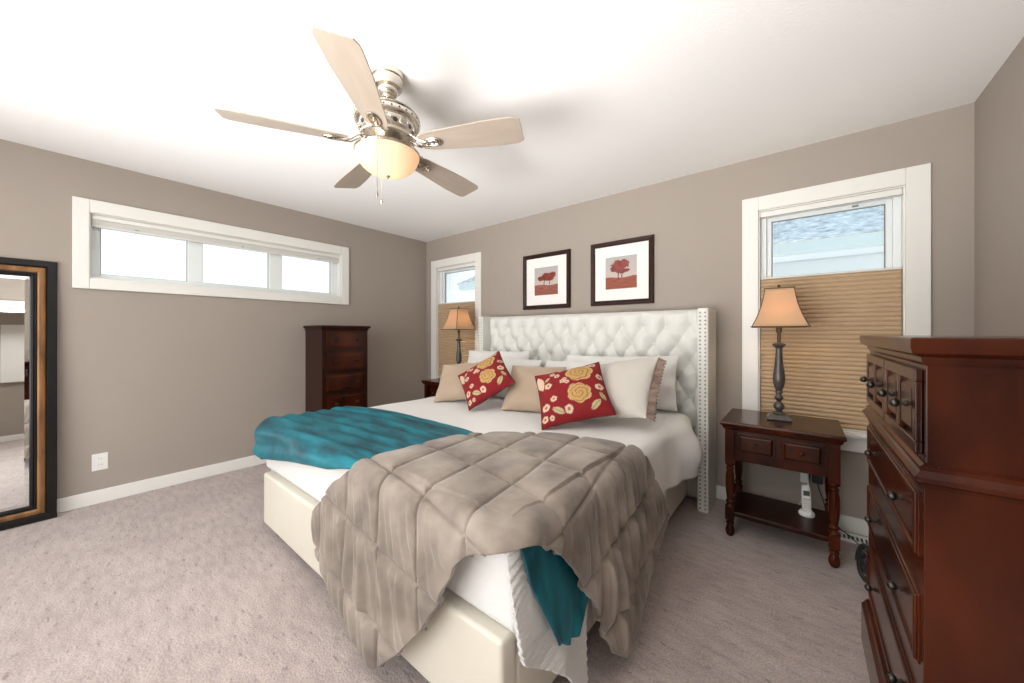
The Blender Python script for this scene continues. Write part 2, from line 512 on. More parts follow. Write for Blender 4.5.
mb = MB()
mb.box(XL, XL + 0.02, w1[0] - 0.08, w1[0], w1[2] - 0.078, w1[3] + 0.094)
mb.box(XL, XL + 0.02, w1[1], w1[1] + 0.085, w1[2] - 0.078, w1[3] + 0.094)
mb.box(XL, XL + 0.02, w1[0], w1[1], w1[3], w1[3] + 0.094)
mb.box(XL, XL + 0.02, w1[0], w1[1], w1[2] - 0.078, w1[2])
mb.build('window_trim', M_white, r, bevel=0.004)
mb = MB(); frame_yz(mb, w1[0], w1[1], w1[2], w1[3], 0.008, XL - 0.07, XL); mb.build('window_jamb', M_white, r)
mb = MB()
ya, yb_ = w1[0] + 0.008, w1[1] - 0.008
za, zb_ = w1[2] + 0.008, w1[3] - 0.008
panes = ((0.143, 0.635), (0.734, 1.238), (1.352, 1.838))
xo, xi = XL - 0.13, XL - 0.065
mb.box(xo, xi, ya, yb_, za, 1.69); mb.box(xo, xi, ya, yb_, 2.045, zb_)
ys = [ya] + [v for p in panes for v in p] + [yb_]
for i in range(0, 8, 2):
    mb.box(xo, xi, ys[i], ys[i + 1], 1.69, 2.045)
mb.build('window_sash', M_vinyl, r, bevel=0.004)
for a, b in panes:
    g = MB().box(XL - 0.102, XL - 0.097, a, b, 1.69, 2.045).build('window_glass', M_glass, r)
    mb = MB(); frame_yz(mb, a, b, 1.69, 2.045, 0.005, XL - 0.096, XL - 0.092); mb.build('glazing_gasket', M_grey, r)
sh = thing('cellular_shade', 'white pleated blind drawn fully up at the long high window', 'blind', (XL - 0.028, 0, 0))
MB().box(-0.024, 0.02, w1[0] + 0.01, w1[1] - 0.01, 2.083, 2.116).build('headrail', M_white, sh, bevel=0.004)
mb = MB()
for k in range(5):
    z = 2.081 - k * 0.0075
    mb.box(-0.016 + 0.002 * (k % 2), 0.013, w1[0] + 0.012, w1[1] - 0.012, z - 0.006, z)
mb.build('shade_fabric', M_cellw, sh)
MB().box(-0.018, 0.014, w1[0] + 0.012, w1[1] - 0.012, 2.032, 2.0435).build('bottom_rail', M_white, sh, bevel=0.003)
MB().tube([(0.012, w1[0] + 0.03, 2.09), (0.016, w1[0] + 0.03, 2.0), (0.006, w1[0] + 0.045, 1.93)], 0.0015, 6).build('pull_cord', M_white, sh)
for k in (0.32, 1.0, 1.68):
    MB().box(0.012, 0.0165, k, k + 0.02, 2.047, 2.051).build('rail_clip', M_grey, sh)

# neighbouring house across the side yard
h = thing('neighbouring_house', 'pale house with grey shingle roof and gutter outside the right window', 'house', (0, 6.6, 0))
mb = MB(); mb.box(-6.3, 4.0, 0.1, 5.0, -1.0, 2.33)
for k in range(16):
    z = -0.9 + k * 0.2
    mb.box(-6.31, 4.01, 0.085, 0.1, z, z + 0.185)
mb.build('siding', M_siding, h)
MB().box(-6.75, 4.3, -0.36, 0.12, 2.31, 2.335).build('soffit', M_siding, h)
MB().box(-6.75, 4.3, -0.42, -0.33, 2.335, 2.50).build('gutter', M_gutter, h, bevel=0.02)
mb = MB(); ny = 16
rings = []
for xx in (-6.8, 4.35):
    top = []
    for k in range(ny):
        y0 = -0.44 + k * 0.2; z0 = 2.50 + k * 0.085
        top += [(xx, y0, z0), (xx, y0 + 0.2, z0 + 0.06)]
    bot = [(xx, -0.44 + ny * 0.2, 2.40), (xx, -0.30, 2.40)]
    rings.append(top + bot)
mb.loft(rings).build('roof', M_stone, h)

# ------------------------------------------------------------------ ceiling fan
FX, FY = -1.56, 0.97
fan = thing('ceiling_fan', 'brushed nickel five blade ceiling fan with glowing bowl light over bed', 'ceiling fan', (FX, FY, 0))
mb = MB().lathe([(0.030, 2.395), (0.040, 2.40), (0.046, 2.412), (0.048, 2.425), (0.064, 2.432), (0.068, 2.447), (0.070, 2.472), (0.076, 2.477), (0.076, 2.502)], seg=40)
mb.build('canopy', M_nickel, fan, smooth='auto')
MB().lathe([(0.011, 2.30), (0.011, 2.40)], seg=16).build('downrod', M_nickel, fan, smooth='auto')
MB().lathe([(0.024, 2.385), (0.03, 2.392), (0.026, 2.40)], seg=24).build('rod_collar', M_nickel, fan, smooth='auto')
motor = MB().lathe([(0.026, 2.345), (0.050, 2.343), (0.060, 2.325), (0.110, 2.318), (0.140, 2.304), (0.150, 2.292), (0.146, 2.287), (0.152, 2.282), (0.152, 2.262), (0.145, 2.252), (0.134, 2.248),
                    (0.128, 2.215), (0.122, 2.200), (0.128, 2.194), (0.126, 2.184), (0.095, 2.172), (0.06, 2.162)], seg=56).build('motor_housing', M_nickel, fan, smooth='auto')
# pierced ornament: vents round the housing and C scrolls on its band
for k in range(28):
    a = 2 * PI * k / 28
    MB().lathe_axis([(0.0045, 0), (0.0045, 0.0012)], (0.1515 * math.cos(a), 0.1515 * math.sin(a), 2.272), (math.cos(a), math.sin(a), 0), 8).build('vent_hole', M_dark, motor)
for k in range(10):
    a0 = 2 * PI * k / 10
    pts = []
    for j in range(17):
        th = j / 16 * 1.7 * PI
        rr = 0.019 * (1 - 0.35 * j / 16)
        aa = a0 + 1.25 * rr * math.cos(th) / 0.129
        pts.append((0.1315 * math.cos(aa), 0.1315 * math.sin(aa), 2.225 + 1.1 * rr * math.sin(th)))
    MB().tube(pts, 0.0042, 6).build('scroll', M_nickel, motor, smooth=True)
    aa = a0 + PI / 10
    MB().lathe_axis([(0.014, -0.002), (0.012, 0.003), (0.003, 0.006)], (0.127 * math.cos(aa), 0.127 * math.sin(aa), 2.226), (math.cos(aa), math.sin(aa), 0), 12).build('rosette', M_dark, motor, smooth='auto')
# light kit
MB().lathe([(0.05, 2.17), (0.062, 2.158), (0.085, 2.146), (0.12, 2.136), (0.146, 2.128), (0.153, 2.120), (0.150, 2.112), (0.13, 2.112)], seg=48).build('light_fitter', M_nickel, fan, smooth='auto')
bowl = [(0.147, 2.116)]
for k in range(1, 15):
    t = k / 14
    bowl.append((0.149 * math.cos(t * PI / 2) ** 0.85 if k < 14 else 0.004, 2.116 - 0.104 * math.sin(t * PI / 2) ** 1.15))
MB().lathe(bowl, seg=48, cap=False).build('glass_bowl', M_bowl, fan, smooth=True)
for k in range(3):
    a = 2 * PI * k / 3 - 1.2
    MB().lathe_axis([(0.006, 0), (0.006, 0.014), (0.003, 0.018)], (0.146 * math.cos(a), 0.146 * math.sin(a), 2.118), (math.cos(a), math.sin(a), 0), 10).build('thumb_screw', M_nickel, fan, smooth='auto')
MB().lathe([(0.010, 2.016), (0.012, 2.010), (0.006, 2.002), (0.002, 1.998)], seg=16).build('finial', M_nickel, fan, smooth='auto')
mb = MB()
cx, cy = 0.105, -0.118
mb.tube([(cx, cy, 2.125), (cx, cy, 1.875)], 0.0016, 6)
for k in range(48):
    z = 2.12 - k * 0.005
    mb.lathe([(0.0004, z - 0.0018), (0.0024, z), (0.0004, z + 0.0018)], cx, cy, 6)
mb.lathe([(0.002, 1.848), (0.0045, 1.852), (0.005, 1.868), (0.002, 1.878)], cx, cy, 10)
mb.build('pull_chain', M_nail, fan, smooth='auto')
pc = MB().tube([(cx + 0.02, cy + .01, 2.125), (cx + 0.02, cy + .01, 1.835)], 0.0007, 6)
pc.lathe([(0.001, 1.817), (0.006, 1.824), (0.006, 1.83), (0.001, 1.838)], cx + 0.02, cy + .01, 10)
pc.build('light_chain', M_nickel, fan, smooth='auto')


def blade_mesh():
    ns, nt = 22, 9
    P = MB()
    up, lo = [], []
    r0, r1 = 0.175, 0.662
    for i in range(ns + 1):
        s = i / ns
        r_ = r0 + (r1 - r0) * s
        hw = 0.052 + 0.024 * min(1, s * 1.5)
        if s > 0.9:
            q = (s - 0.9) / 0.1
            hw *= (1 - 0.22 * q ** 3)
        if s < 0.08:
            hw *= 0.78 + 0.22 * (s / 0.08)
        up.append((r_, hw))
    for sgn, out in ((1, up),):
        pass
    outline = [(r_, hw) for r_, hw in up] + [(r_, -hw) for r_, hw in reversed(up)]
    vt = [P.bm.verts.new((x, y, 0.003)) for x, y in outline]
    vb = [P.bm.verts.new((x, y, -0.003)) for x, y in outline]
    n = len(outline)
    P.bm.faces.new(vt); P.bm.faces.new(list(reversed(vb)))
    for i in range(n):
        j = (i + 1) % n
        P.bm.faces.new((vt[i], vb[i], vb[j], vt[j]))
    return P


def iron_mb():
    q = MB()
    # two curved arms from the motor and an oval ring under the blade root
    for s in (-1, 1):
        q.tube([(0.105, 0.020 * s, 0.030), (0.135, 0.034 * s, 0.018), (0.165, 0.026 * s, -0.004), (0.190, 0.012 * s, -0.009), (0.205, 0.010 * s, -0.009)], [0.006, 0.006, 0.0055, 0.005, 0.005], 8)
    q.tube([(0.235 + 0.043 * math.cos(a), 0.024 * math.sin(a), -0.008) for a in np.linspace(0, 2 * PI, 28, endpoint=False)], 0.0052, 8, closed=True)
    q.tube([(0.235 + 0.026 * math.cos(a), 0.012 * math.sin(a), -0.008) for a in np.linspace(0, 2 * PI, 22, endpoint=False)], 0.0038, 8, closed=True)
    q.lathe([(0.006, -0.012), (0.006, -0.004)], 0.235, 0, 10)
    q.box(0.195, 0.275, -0.010, 0.010, -0.0055, -0.0032)
    return q


b0 = None
for k in range(5):
    ang = math.radians(26.5 + 72 * k)
    b_ = blade_mesh().build('blade', M_blade, fan, bevel=0.0015) if b0 is None else b0.copy()
    if b0 is None:
        b0 = b_
        iron = iron_mb().build('blade_iron', M_nickel, b_, smooth='auto')
    else:
        COL.objects.link(b_)
        ir = iron.copy(); COL.objects.link(ir); ir.parent = b_
    b_.location = (0, 0, 2.155)
    b_.rotation_euler = (Matrix.Rotation(ang, 3, 'Z') @ Matrix.Rotation(math.radians(-13), 3, 'X')).to_euler()
lamp_d = bpy.data.lights.new('fan_bulb', 'POINT'); lamp_d.energy = 1.3; lamp_d.color = (1, 0.76, 0.5); lamp_d.shadow_soft_size = 0.04
lo = bpy.data.objects.new('fan_bulb', lamp_d); COL.objects.link(lo); lo.location = (FX, FY, 2.085)

# ------------------------------------------------------------------ bed
BXL, BXR, BYF, BYB = -2.595, -0.648, 0.755, 2.80
bed = thing('bed', 'king bed with white button tufted wingback headboard and cream leather frame', 'bed', (0, 0, 0))
MB().box(BXL, BXR, BYF, BYF + 0.07, 0.075, 0.385).build('footboard', M_cream, bed, bevel=0.014, seg=4)
for x0 in (BXL, BXR - 0.06):
    MB().box(x0, x0 + 0.06, BYF + 0.07, BYB + 0.05, 0.075, 0.385).build('side_rail', M_cream, bed, bevel=0.012, seg=3)
MB().box(BXL + 0.06, BXR - 0.06, BYF + 0.07, BYB + 0.05, 0.26, 0.30).build('platform', M_espresso, bed)
for x in (BXL + 0.06, BXR - 0.10):
    for y in (BYF + 0.05, 2.4):
        MB().frustum((x, x + 0.04, y, y + 0.04), (x - 0.008, x + 0.048, y - 0.008, y + 0.048), 0, 0.076).build('foot', M_dark, bed, bevel=0.003)
HC, HW = -1.607, 1.107
MB().box(HC - HW + 0.01, HC + HW - 0.01, 2.93, 3.055, 0.02, 1.415).build('headboard_back', M_tuft, bed, bevel=0.012, seg=3)
# tufted panel, heightfield with buttons on a diamond grid
px0, px1, pz0, pz1 = HC - HW + 0.065, HC + HW - 0.065, 0.34, 1.425
sx, sz = 0.1744, 0.1315
zr = 1.293
nu, nv = 400, 210
U, V_ = np.meshgrid(np.linspace(px0, px1, nu), np.linspace(pz0, pz1, nv), indexing='ij')
xx = (U - HC) / sx + 0.5          # top row: 12 buttons -> integer at offsets .5*sx from centre
rr = (zr - V_) / sz               # 0 at the first row, growing downward
A = xx + 0.0
a_ = (A + rr) / 2; b_ = (A - rr) / 2
fa = np.abs(np.sin(PI * a_)); fb = np.abs(np.sin(PI * b_))
# buttons at integer (a,b) with the rows half staggered: A integer with parity of row
def dist_btn():
    best = np.full(U.shape, 9.0)
    for row in range(0, 8):
        k0 = (row % 2)
        # row even: A integers even?  use explicit list
        for c in range(-8, 9):
            off = (c + (0.5 if row % 2 == 0 else 0.0)) * sx
            d = np.hypot(U - (HC + off), V_ - (zr - row * sz))
            best = np.minimum(best, d)
    return best
db = dist_btn()
# crease distance: lines joining staggered buttons
ax_ = (U - HC) / sx
ca = np.abs(((ax_ + 0.5 + rr / 2) + 0.5) % 1 - 0.5); cb = np.abs(((ax_ + 0.5 - rr / 2) + 0.5) % 1 - 0.5)
crease = np.minimum(ca, cb)
crv = np.abs(((ax_ + 0.5) + 0.5) % 1 - 0.5)
topmask = np.clip((V_ - zr) / 0.02, 0, 1)
crease = crease * (1 - topmask) + crv * topmask
hgt = 0.030 * (1 - np.exp(-(crease / 0.16) ** 1.2)) * (0.55 + 0.0 * crease) + 0.034 * (1 - np.exp(-(db / 0.042) ** 1.3))
endx = np.minimum(U - px0, px1 - U); endz = np.minimum(pz1 - V_, 1)
hgt *= np.clip(endx / 0.03, 0, 1) ** 0.5 * np.clip(endz / 0.035, 0, 1) ** 0.5
P = np.stack([U, 2.915 - hgt * 1.25, V_], axis=-1)
panel = mesh_grid('tufted_panel', P[::-1], M_tuft, bed)
for row in range(5):
    n = 12 if row % 2 == 0 else 11
    for c in range(n):
        off = (c - (n - 1) / 2) * sx
        MB().lathe_axis([(0.013, 0), (0.0125, 0.004), (0.008, 0.008), (0.002, 0.0095)], (HC + off, 2.912, zr - row * sz), (0, -1, 0), 12).build('button', M_tuft, panel, smooth=True)
for s in (-1, 1):
    xo_, xi_ = HC + s * HW, HC + s * (HW - 0.072)
    w_ = MB().box(min(xo_, xi_), max(xo_, xi_), 2.765, 3.07, 0.0, 1.425).build('headboard_wing', M_tuft, bed, bevel=0.012, seg=3)
    stuff = MB()
    for c in (0.020, 0.052):
        for k in range(50):
            z = 0.03 + k * 0.0278
            p = (HC + s * (HW - c), 2.7655, z)
            prof = [(0.0066, 0), (0.0058, 0.0028), (0.0032, 0.0046), (0.0008, 0.005)]
            if s > 0:
                MB().lathe_axis(prof, p, (0, -1, 0), 10).build('nailhead', M_nail, w_, smooth=True)
            else:
                stuff.lathe_axis(prof, p, (0, -1, 0), 8)
    if s < 0:
        o = stuff.build('nailhead', M_nail, w_, smooth=True); o['kind'] = 'stuff'
    else:
        stuff.bm.free()
MB().box(BXL + 0.065, BXR - 0.085, BYF + 0.12, 2.74, 0.30, 0.62).build('mattress', M_cover, bed, bevel=0.05, seg=4)


# ------------------------------------------------------------------ drapery on the bed
def nzv(x, y, z, s):
    return noise.noise(Vector((x * s, y * s, z * s)))


def vec_noise(X, Y, s, seed=0.0):
    out = np.empty(X.shape)
    it = np.nditer([X, Y, out], op_flags=[['readonly'], ['readonly'], ['writeonly']])
    for a, b, c in it:
        c[...] = noise.noise(Vector((float(a) * s, float(b) * s, seed)))
    return out


def shared(p, q):
    """the one low unevenness of the bed top that every layer of bedding follows"""
    return vec_noise(p, q, 2.3, 31.0)


class Block:
    """the made-up bed as a rounded box; unfolds (p,q) in the bed plane over its edges"""

    def __init__(self, xl, xr, yf, zt, r=0.05, flare_r=0.0, flare_f=0.0, flare_l=0.0):
        self.__dict__.update(locals())

    def map(self, p, q, out=None):
        ex = np.where(p > self.xr, p - self.xr, np.where(p < self.xl, p - self.xl, 0.0))
        ey = np.where(q < self.yf, q - self.yf, 0.0)
        e = np.hypot(ex, ey); e_ = np.maximum(e, 1e-9)
        dx, dy = ex / e_, ey / e_
        r = self.r
        cx = np.clip(p, self.xl, self.xr); cy = np.maximum(q, self.yf)
        cx = np.where(ex > 0, self.xr, np.where(ex < 0, self.xl, p))
        arc = r * PI / 2
        ang = np.minimum(e / r, PI / 2)
        horiz = r * np.sin(ang) - r * (e > 0) * 0
        drop = r * (1 - np.cos(ang)) + np.maximum(e - arc, 0)
        below = np.maximum(e - arc, 0)
        fl = np.where(ex > 0, self.flare_r * dx ** 2, self.flare_l * dx ** 2) + self.flare_f * dy ** 2
        horiz = horiz + below * fl
        # edges of the block sit r inside
        X = cx + dx * horiz; Y = cy + dy * horiz
        Z = self.zt - drop
        nx = np.where(e > 0, dx * np.sin(ang), 0); ny = np.where(e > 0, dy * np.sin(ang), 0); nz_ = np.where(e > 0, np.cos(ang), 1)
        N = np.stack([nx, ny, nz_], -1)
        Pm = np.stack([X, Y, Z], -1)
        return Pm, N, e, drop


def resample(poly, n):
    P = np.array(poly, float)
    # Catmull-Rom smoothing
    Q = []
    for i in range(len(P) - 1):
        p0, p1, p2, p3 = P[max(i - 1, 0)], P[i], P[i + 1], P[min(i + 2, len(P) - 1)]
        for t in np.linspace(0, 1, 12, endpoint=False):
            Q.append(0.5 * ((2 * p1) + (-p0 + p2) * t + (2 * p0 - 5 * p1 + 4 * p2 - p3) * t * t + (-p0 + 3 * p1 - 3 * p2 + p3) * t ** 3))
    Q.append(P[-1]); Q = np.array(Q)
    d = np.r_[0, np.cumsum(np.hypot(*np.diff(Q, axis=0).T))]
    s = np.linspace(0, d[-1], n)
    return np.stack([np.interp(s, d, Q[:, k]) for k in (0, 1)], -1)


def coons(bottom, top, left, right, nu, nv):
    """bottom: c00->c10, top: c01->c11, left: c00->c01, right: c10->c11"""
    B, T = resample(bottom, nu), resample(top, nu)
    Lf, Rt = resample(left, nv), resample(right, nv)
    u = np.linspace(0, 1, nu)[:, None, None]; v = np.linspace(0, 1, nv)[None, :, None]
    S = (1 - v) * B[:, None] + v * T[:, None] + (1 - u) * Lf[None] + u * Rt[None] \
        - ((1 - u) * (1 - v) * B[0] + u * (1 - v) * B[-1] + (1 - u) * v * T[0] + u * v * T[-1])
    return S


# white coverlet: bed top, tucked in at the foot, hanging on the right side
cb_ = Block(-2.60, -0.680, 0.845, 0.66, 0.055, flare_r=0.06, flare_l=0.05, flare_f=0.02)
pp, qq = np.meshgrid(np.linspace(-2.60 - 0.30, -0.680 + 0.335, 200), np.linspace(0.845 - 0.30, 2.757, 200), indexing='ij')
Pm, N, e, drop = cb_.map(pp, qq)
lim = 0.33
# keep the corner hem from dropping lower than the sides
k = np.where(e > lim, lim / np.maximum(e, 1e-6), 1.0)
corner = (pp > cb_.xr) & (qq < cb_.yf) | (pp < cb_.xl) & (qq < cb_.yf)
pp2 = np.where(corner, np.where(pp > cb_.xr, cb_.xr + (pp - cb_.xr) * k, cb_.xl + (pp - cb_.xl) * k), pp)
qq2 = np.where(corner, cb_.yf + (qq - cb_.yf) * k, qq)
Pm, N, e, drop = cb_.map(pp2, qq2)
lown = vec_noise(pp, qq, 2.2, 1.0); midn = vec_noise(pp, qq, 7.0, 2.0)
side = np.clip((pp - cb_.xr) / 0.30, 0, 1)
near_head = np.exp(-((qq - 2.50) / 0.15) ** 2)
bul = near_head * np.sin(np.clip(side, 0, 1) * PI * 0.75) * 0.115
fold = (0.008 * (1 + np.sin(qq * 17 + 2 * lown)) * side + 0.006 * (1 + np.sin(qq * 31 + 1.3)) * side ** 2) * np.clip((qq - 1.45) / 0.3, 0, 1)
disp = 0.010 * shared(pp, qq) * np.clip(1 - e / 0.2, 0.3, 1) + 0.002 * midn + bul + fold + 0.018 * near_head * np.clip((pp + 1.3) / 0.6, 0, 1) * (side == 0)
Pm = Pm + N * disp[..., None]
foot_in = (qq < cb_.yf)
Pm[..., 1] = np.where(foot_in, np.maximum(Pm[..., 1], 0.829 - 0.032 * np.clip((Pm[..., 2] - 0.382) / 0.028, 0, 1)), Pm[..., 1])
o = mesh_grid('coverlet', Pm[:, ::-1], M_cover, solid=0.012)
tag(o, 'smooth white coverlet spread over the mattress and hanging at its right side', 'bedspread')

# white ribbed blanket hanging off the foot corner
bb = Block(-2.60, -0.668, 0.795, 0.670, 0.045, flare_r=0.11, flare_f=0.12)
xr = bb.xr
S = coons(bottom=[(-1.0, 0.92), (-0.80, 0.86), (xr, 0.80), (xr + 0.06, 0.735), (xr + 0.19, 0.70), (xr + 0.33, 0.74)],
          top=[(-1.0, 1.55), (-0.85, 1.5), (xr, 1.40), (xr + 0.25, 1.22), (xr + 0.50, 1.13), (xr + 0.655, 1.11)],
          left=[(-1.0, 0.92), (-1.0, 1.2), (-1.0, 1.55)],
          right=[(xr + 0.33, 0.74), (xr + 0.40, 0.83), (xr + 0.52, 0.98), (xr + 0.62, 1.05), (xr + 0.655, 1.11)], nu=110, nv=90)
Pm, N, e, drop = bb.map(S[..., 0], S[..., 1])
g = np.clip(e / 0.45, 0, 1)
rib = 0.0028 * np.sin((e * 0.9 + 0.25 * S[..., 1]) * 2 * PI / 0.026)
n1 = vec_noise(S[..., 0], S[..., 1], 5, 9.0)
disp = g * (0.010 * np.sin(S[..., 1] * 22 + 2 * n1) + 0.010 * n1) + rib + 0.003 + 0.010 * shared(S[..., 0], S[..., 1]) * (e == 0)
Pm = Pm + N * disp[..., None]
Pm[..., 2] = np.maximum(Pm[..., 2], 0.012)
o = mesh_grid('blanket', Pm, M_blank, solid=0.012)
tag(o, 'white ribbed blanket corner hanging down over the right foot corner of the bed', 'blanket')

# teal velvet runner across the foot
tb_ = Block(-2.64, -0.655, 0.808, 0.680, 0.052, flare_r=0.12, flare_f=0.03, flare_l=0.08)
xr, xl, yf = tb_.xr, tb_.xl, tb_.yf
S = coons(bottom=[(xl - 0.26, yf - 0.10), (xl - 0.12, yf - 0.19), (-2.55, yf - 0.215), (-2.05, yf - 0.135), (-1.70, yf - 0.085), (-1.4, yf - 0.03), (-0.9, yf + 0.02), (xr, 0.785), (xr + 0.13, 0.80), (xr + 0.28, 0.86), (xr + 0.37, 0.90)],
          top=[(xl - 0.26, 1.18), (xl - 0.1, 1.26), (-2.45, 1.38), (-2.17, 1.44), (-1.76, 1.46), (-1.45, 1.45), (-1.0, 1.32), (xr, 1.18), (xr + 0.3, 1.15), (xr + 0.42, 1.04)],
          left=[(xl - 0.26, yf - 0.10), (xl - 0.28, 0.9), (xl - 0.26, 1.18)],
          right=[(xr + 0.37, 0.90), (xr + 0.405, 0.95), (xr + 0.42, 1.04)], nu=240, nv=90)
Pm, N, e, drop = tb_.map(S[..., 0], S[..., 1])
n1 = vec_noise(S[..., 0], S[..., 1], 2.6, 4.0); n2 = vec_noise(S[..., 0], S[..., 1], 9.0, 5.0)
ends = np.clip((S[..., 0] - xr) / 0.3, 0, 1) + np.clip((xl - S[..., 0]) / 0.3, 0, 1)
vv = np.linspace(0, 1, 90)[None, :]
pleat = 0.0030 * np.sin(vv * 2 * PI * 7 + 0 * S[..., 0])
left_w = np.clip((-1.45 - S[..., 0]) / 0.25, 0, 1)
disp = 0.010 * shared(S[..., 0], S[..., 1]) * np.where(S[..., 0] > xr, 0, 1) + left_w * (0.008 + 0.008 * n1 + 0.003 * n2 + 2 * pleat + 0.016 * np.exp(-((S[..., 0] + 2.55) / 0.3) ** 2)) + 0.0 * pleat
endr = np.clip((S[..., 0] - xr - 0.10) / 0.2, 0, 1); endl = np.clip((xl - S[..., 0]) / 0.3, 0, 1)
disp = disp + 0.004 + endr * 0.007 * (1 + np.sin(vv * 2 * PI * 2.6 + 0.6)) + endl * 0.02 * np.sin(S[..., 1] * 30 + 1)
Pm = Pm + N * disp[..., None]
o = mesh_grid('bed_runner', Pm, M_teal, solid=0.008)
tag(o, 'teal velvet runner laid across the foot of the bed', 'throw')

# taupe quilted throw
qb = Block(-2.60, -0.640, 0.792, 0.705, 0.065, flare_r=0.12, flare_f=0.09)
xr, yf = qb.xr, qb.yf


def R_(y, d):
    return (xr + d, y)


def F_(x, d):
    return (x, yf - d)


near = [F_(-1.16, 0.665), F_(-1.01, 0.52), F_(-0.89, 0.37), F_(-0.82, 0.24), F_(-0.76, 0.145), F_(-0.70, 0.105), (xr + 0.045, yf - 0.060), R_(0.87, 0.11), R_(0.98, 0.22), R_(1.06, 0.34), R_(1.12, 0.43), R_(1.15, 0.52), R_(1.20, 0.61), R_(1.26, 0.66)]
back = [F_(-1.725, 0.30), F_(-1.57, 0.14), F_(-1.47, 0.065), (-1.434, 0.9), (-1.42, 1.175), (-1.34, 1.37), (-1.14, 1.565), (-0.954, 1.64), (-0.80, 1.66), (xr + 0.04, 1.70), R_(1.82, 0.24), R_(1.94, 0.42)]
left = [F_(-1.16, 0.665), F_(-1.34, 0.63), F_(-1.48, 0.57), F_(-1.66, 0.48), F_(-1.725, 0.38), F_(-1.725, 0.30)]
right = [R_(1.26, 0.66), R_(1.34, 0.665), R_(1.48, 0.60), R_(1.60, 0.53), R_(1.78, 0.47), R_(1.94, 0.42)]
NU, NV = 400, 300
S = coons(near, back, left, right, NU, NV)
p_, q_ = S[..., 0], S[..., 1]
Pm, N, e, drop = qb.map(p_, q_)
n1 = vec_noise(p_, q_, 2.4, 11.0); n2 = vec_noise(p_, q_, 6.5, 12.0); n3 = vec_noise(p_, q_, 15.0, 13.0)
wp = p_ + 0.14 * (q_ - 1.0) + 0.012 * n1; wq = q_ + 0.15 * (p_ + 1.04) + 0.012 * vec_noise(p_, q_, 2.4, 19.0)
LX, LY = 0.235, 0.255
dx = np.abs(((wp + 1.03) / LX + 0.5) % 1 - 0.5) * LX
dy = np.abs(((wq - 1.01) / LY + 0.5) % 1 - 0.5) * LY
uu = np.linspace(0, 1, NU)[:, None]; vv = np.linspace(0, 1, NV)[None, :]
seam = np.minimum(dx, dy)
puff = 0.009 * (1 - np.exp(-seam / 0.022))
groove = -0.009 * np.exp(-(seam / 0.0048) ** 2)
gr = np.where(p_ > xr, np.clip((p_ - xr - 0.04) / 0.35, 0, 1), 0)
gf = np.where(q_ < yf, np.clip((yf - q_ - 0.04) / 0.4, 0, 1), 0)
hem = np.clip(np.minimum(np.minimum(uu, 1 - uu) * 1.6, np.minimum(vv, 1 - vv)) / 0.16, 0, 1)
between = np.clip(seam / 0.03, 0.25, 1)
ph = q_ * 2 * PI / 0.085 + 1.8 * n1 + 1.0 * (p_ - xr) * 4
fr = gr * (0.08 + 0.92 * hem) * between * (0.013 * (1 + np.sin(ph)) + 0.006 * np.sin(2.3 * ph + 1) + 0.012 * n2)
ph2 = p_ * 2 * PI / 0.13 + 0.8 * (q_ - yf) * 20 + 2.5 * n1
ff = gf * (0.08 + 0.92 * hem) * between * (0.012 * (1 + np.sin(ph2)) + 0.008 * np.sin(2.6 * ph2 + .6) + 0.015 * n2)
mid = np.exp(-((uu - 0.47) / 0.16) ** 2)
swirl = mid * np.exp(-(vv / 0.15) ** 2) * (0.008 + 0.013 * np.sin(uu * 85 + 9 * vv + 2 * n1)) + 0.012 * mid * np.exp(-((vv - 0.05) / 0.05) ** 2)
topn = 0.010 * shared(p_, q_) * np.where(e > 0, 0.3, 1) + 0.004 * (n2 + 0.5) * between
disp = 0.006 + puff + groove + fr + ff + swirl + topn + 0.002 * n3 * between
disp = disp + 0.012 * np.sin(np.clip(vv, 0, 1) * PI) * (e == 0)
Pm = Pm + N * disp[..., None]
Pm[..., 2] = np.maximum(Pm[..., 2], 0.030 + 0.004 * n3)
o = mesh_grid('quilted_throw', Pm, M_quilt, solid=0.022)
tag(o, 'taupe plush quilted throw draped diagonally over the right foot corner of the bed', 'throw')


# ------------------------------------------------------------------ pillows
def pillow_parts(w, h, t, n=44, seed=0.0, sag=0.0, c=0.06, wr=0.004):
    u, v = np.meshgrid(np.linspace(-1, 1, n), np.linspace(-1, 1, n), indexing='ij')
    # denser near the edges
    u = np.sin(u * PI / 2); v = np.sin(v * PI / 2)
    x = w / 2 * u * (1 - c * (1 - v ** 2) * u ** 2); z = h / 2 * v * (1 - c * (1 - u ** 2) * v ** 2)
    th = t / 2 * (1 - np.abs(u) ** 2.6) ** 0.62 * (1 - np.abs(v) ** 2.6) ** 0.62
    th = th * (1 + sag * -v)
    nz1 = vec_noise(u + seed, v, 1.8, seed)
    rad = np.clip(1 - np.maximum(np.abs(u), np.abs(v)), 0, 0.3) / 0.3
    th = th + (wr * nz1 + wr * 1.2 * np.sin(np.arctan2(v, u) * 9 + seed) * (1 - rad)) * (th > 1e-4) * np.minimum(1, th / 0.02)
    return u, v, x, z, th


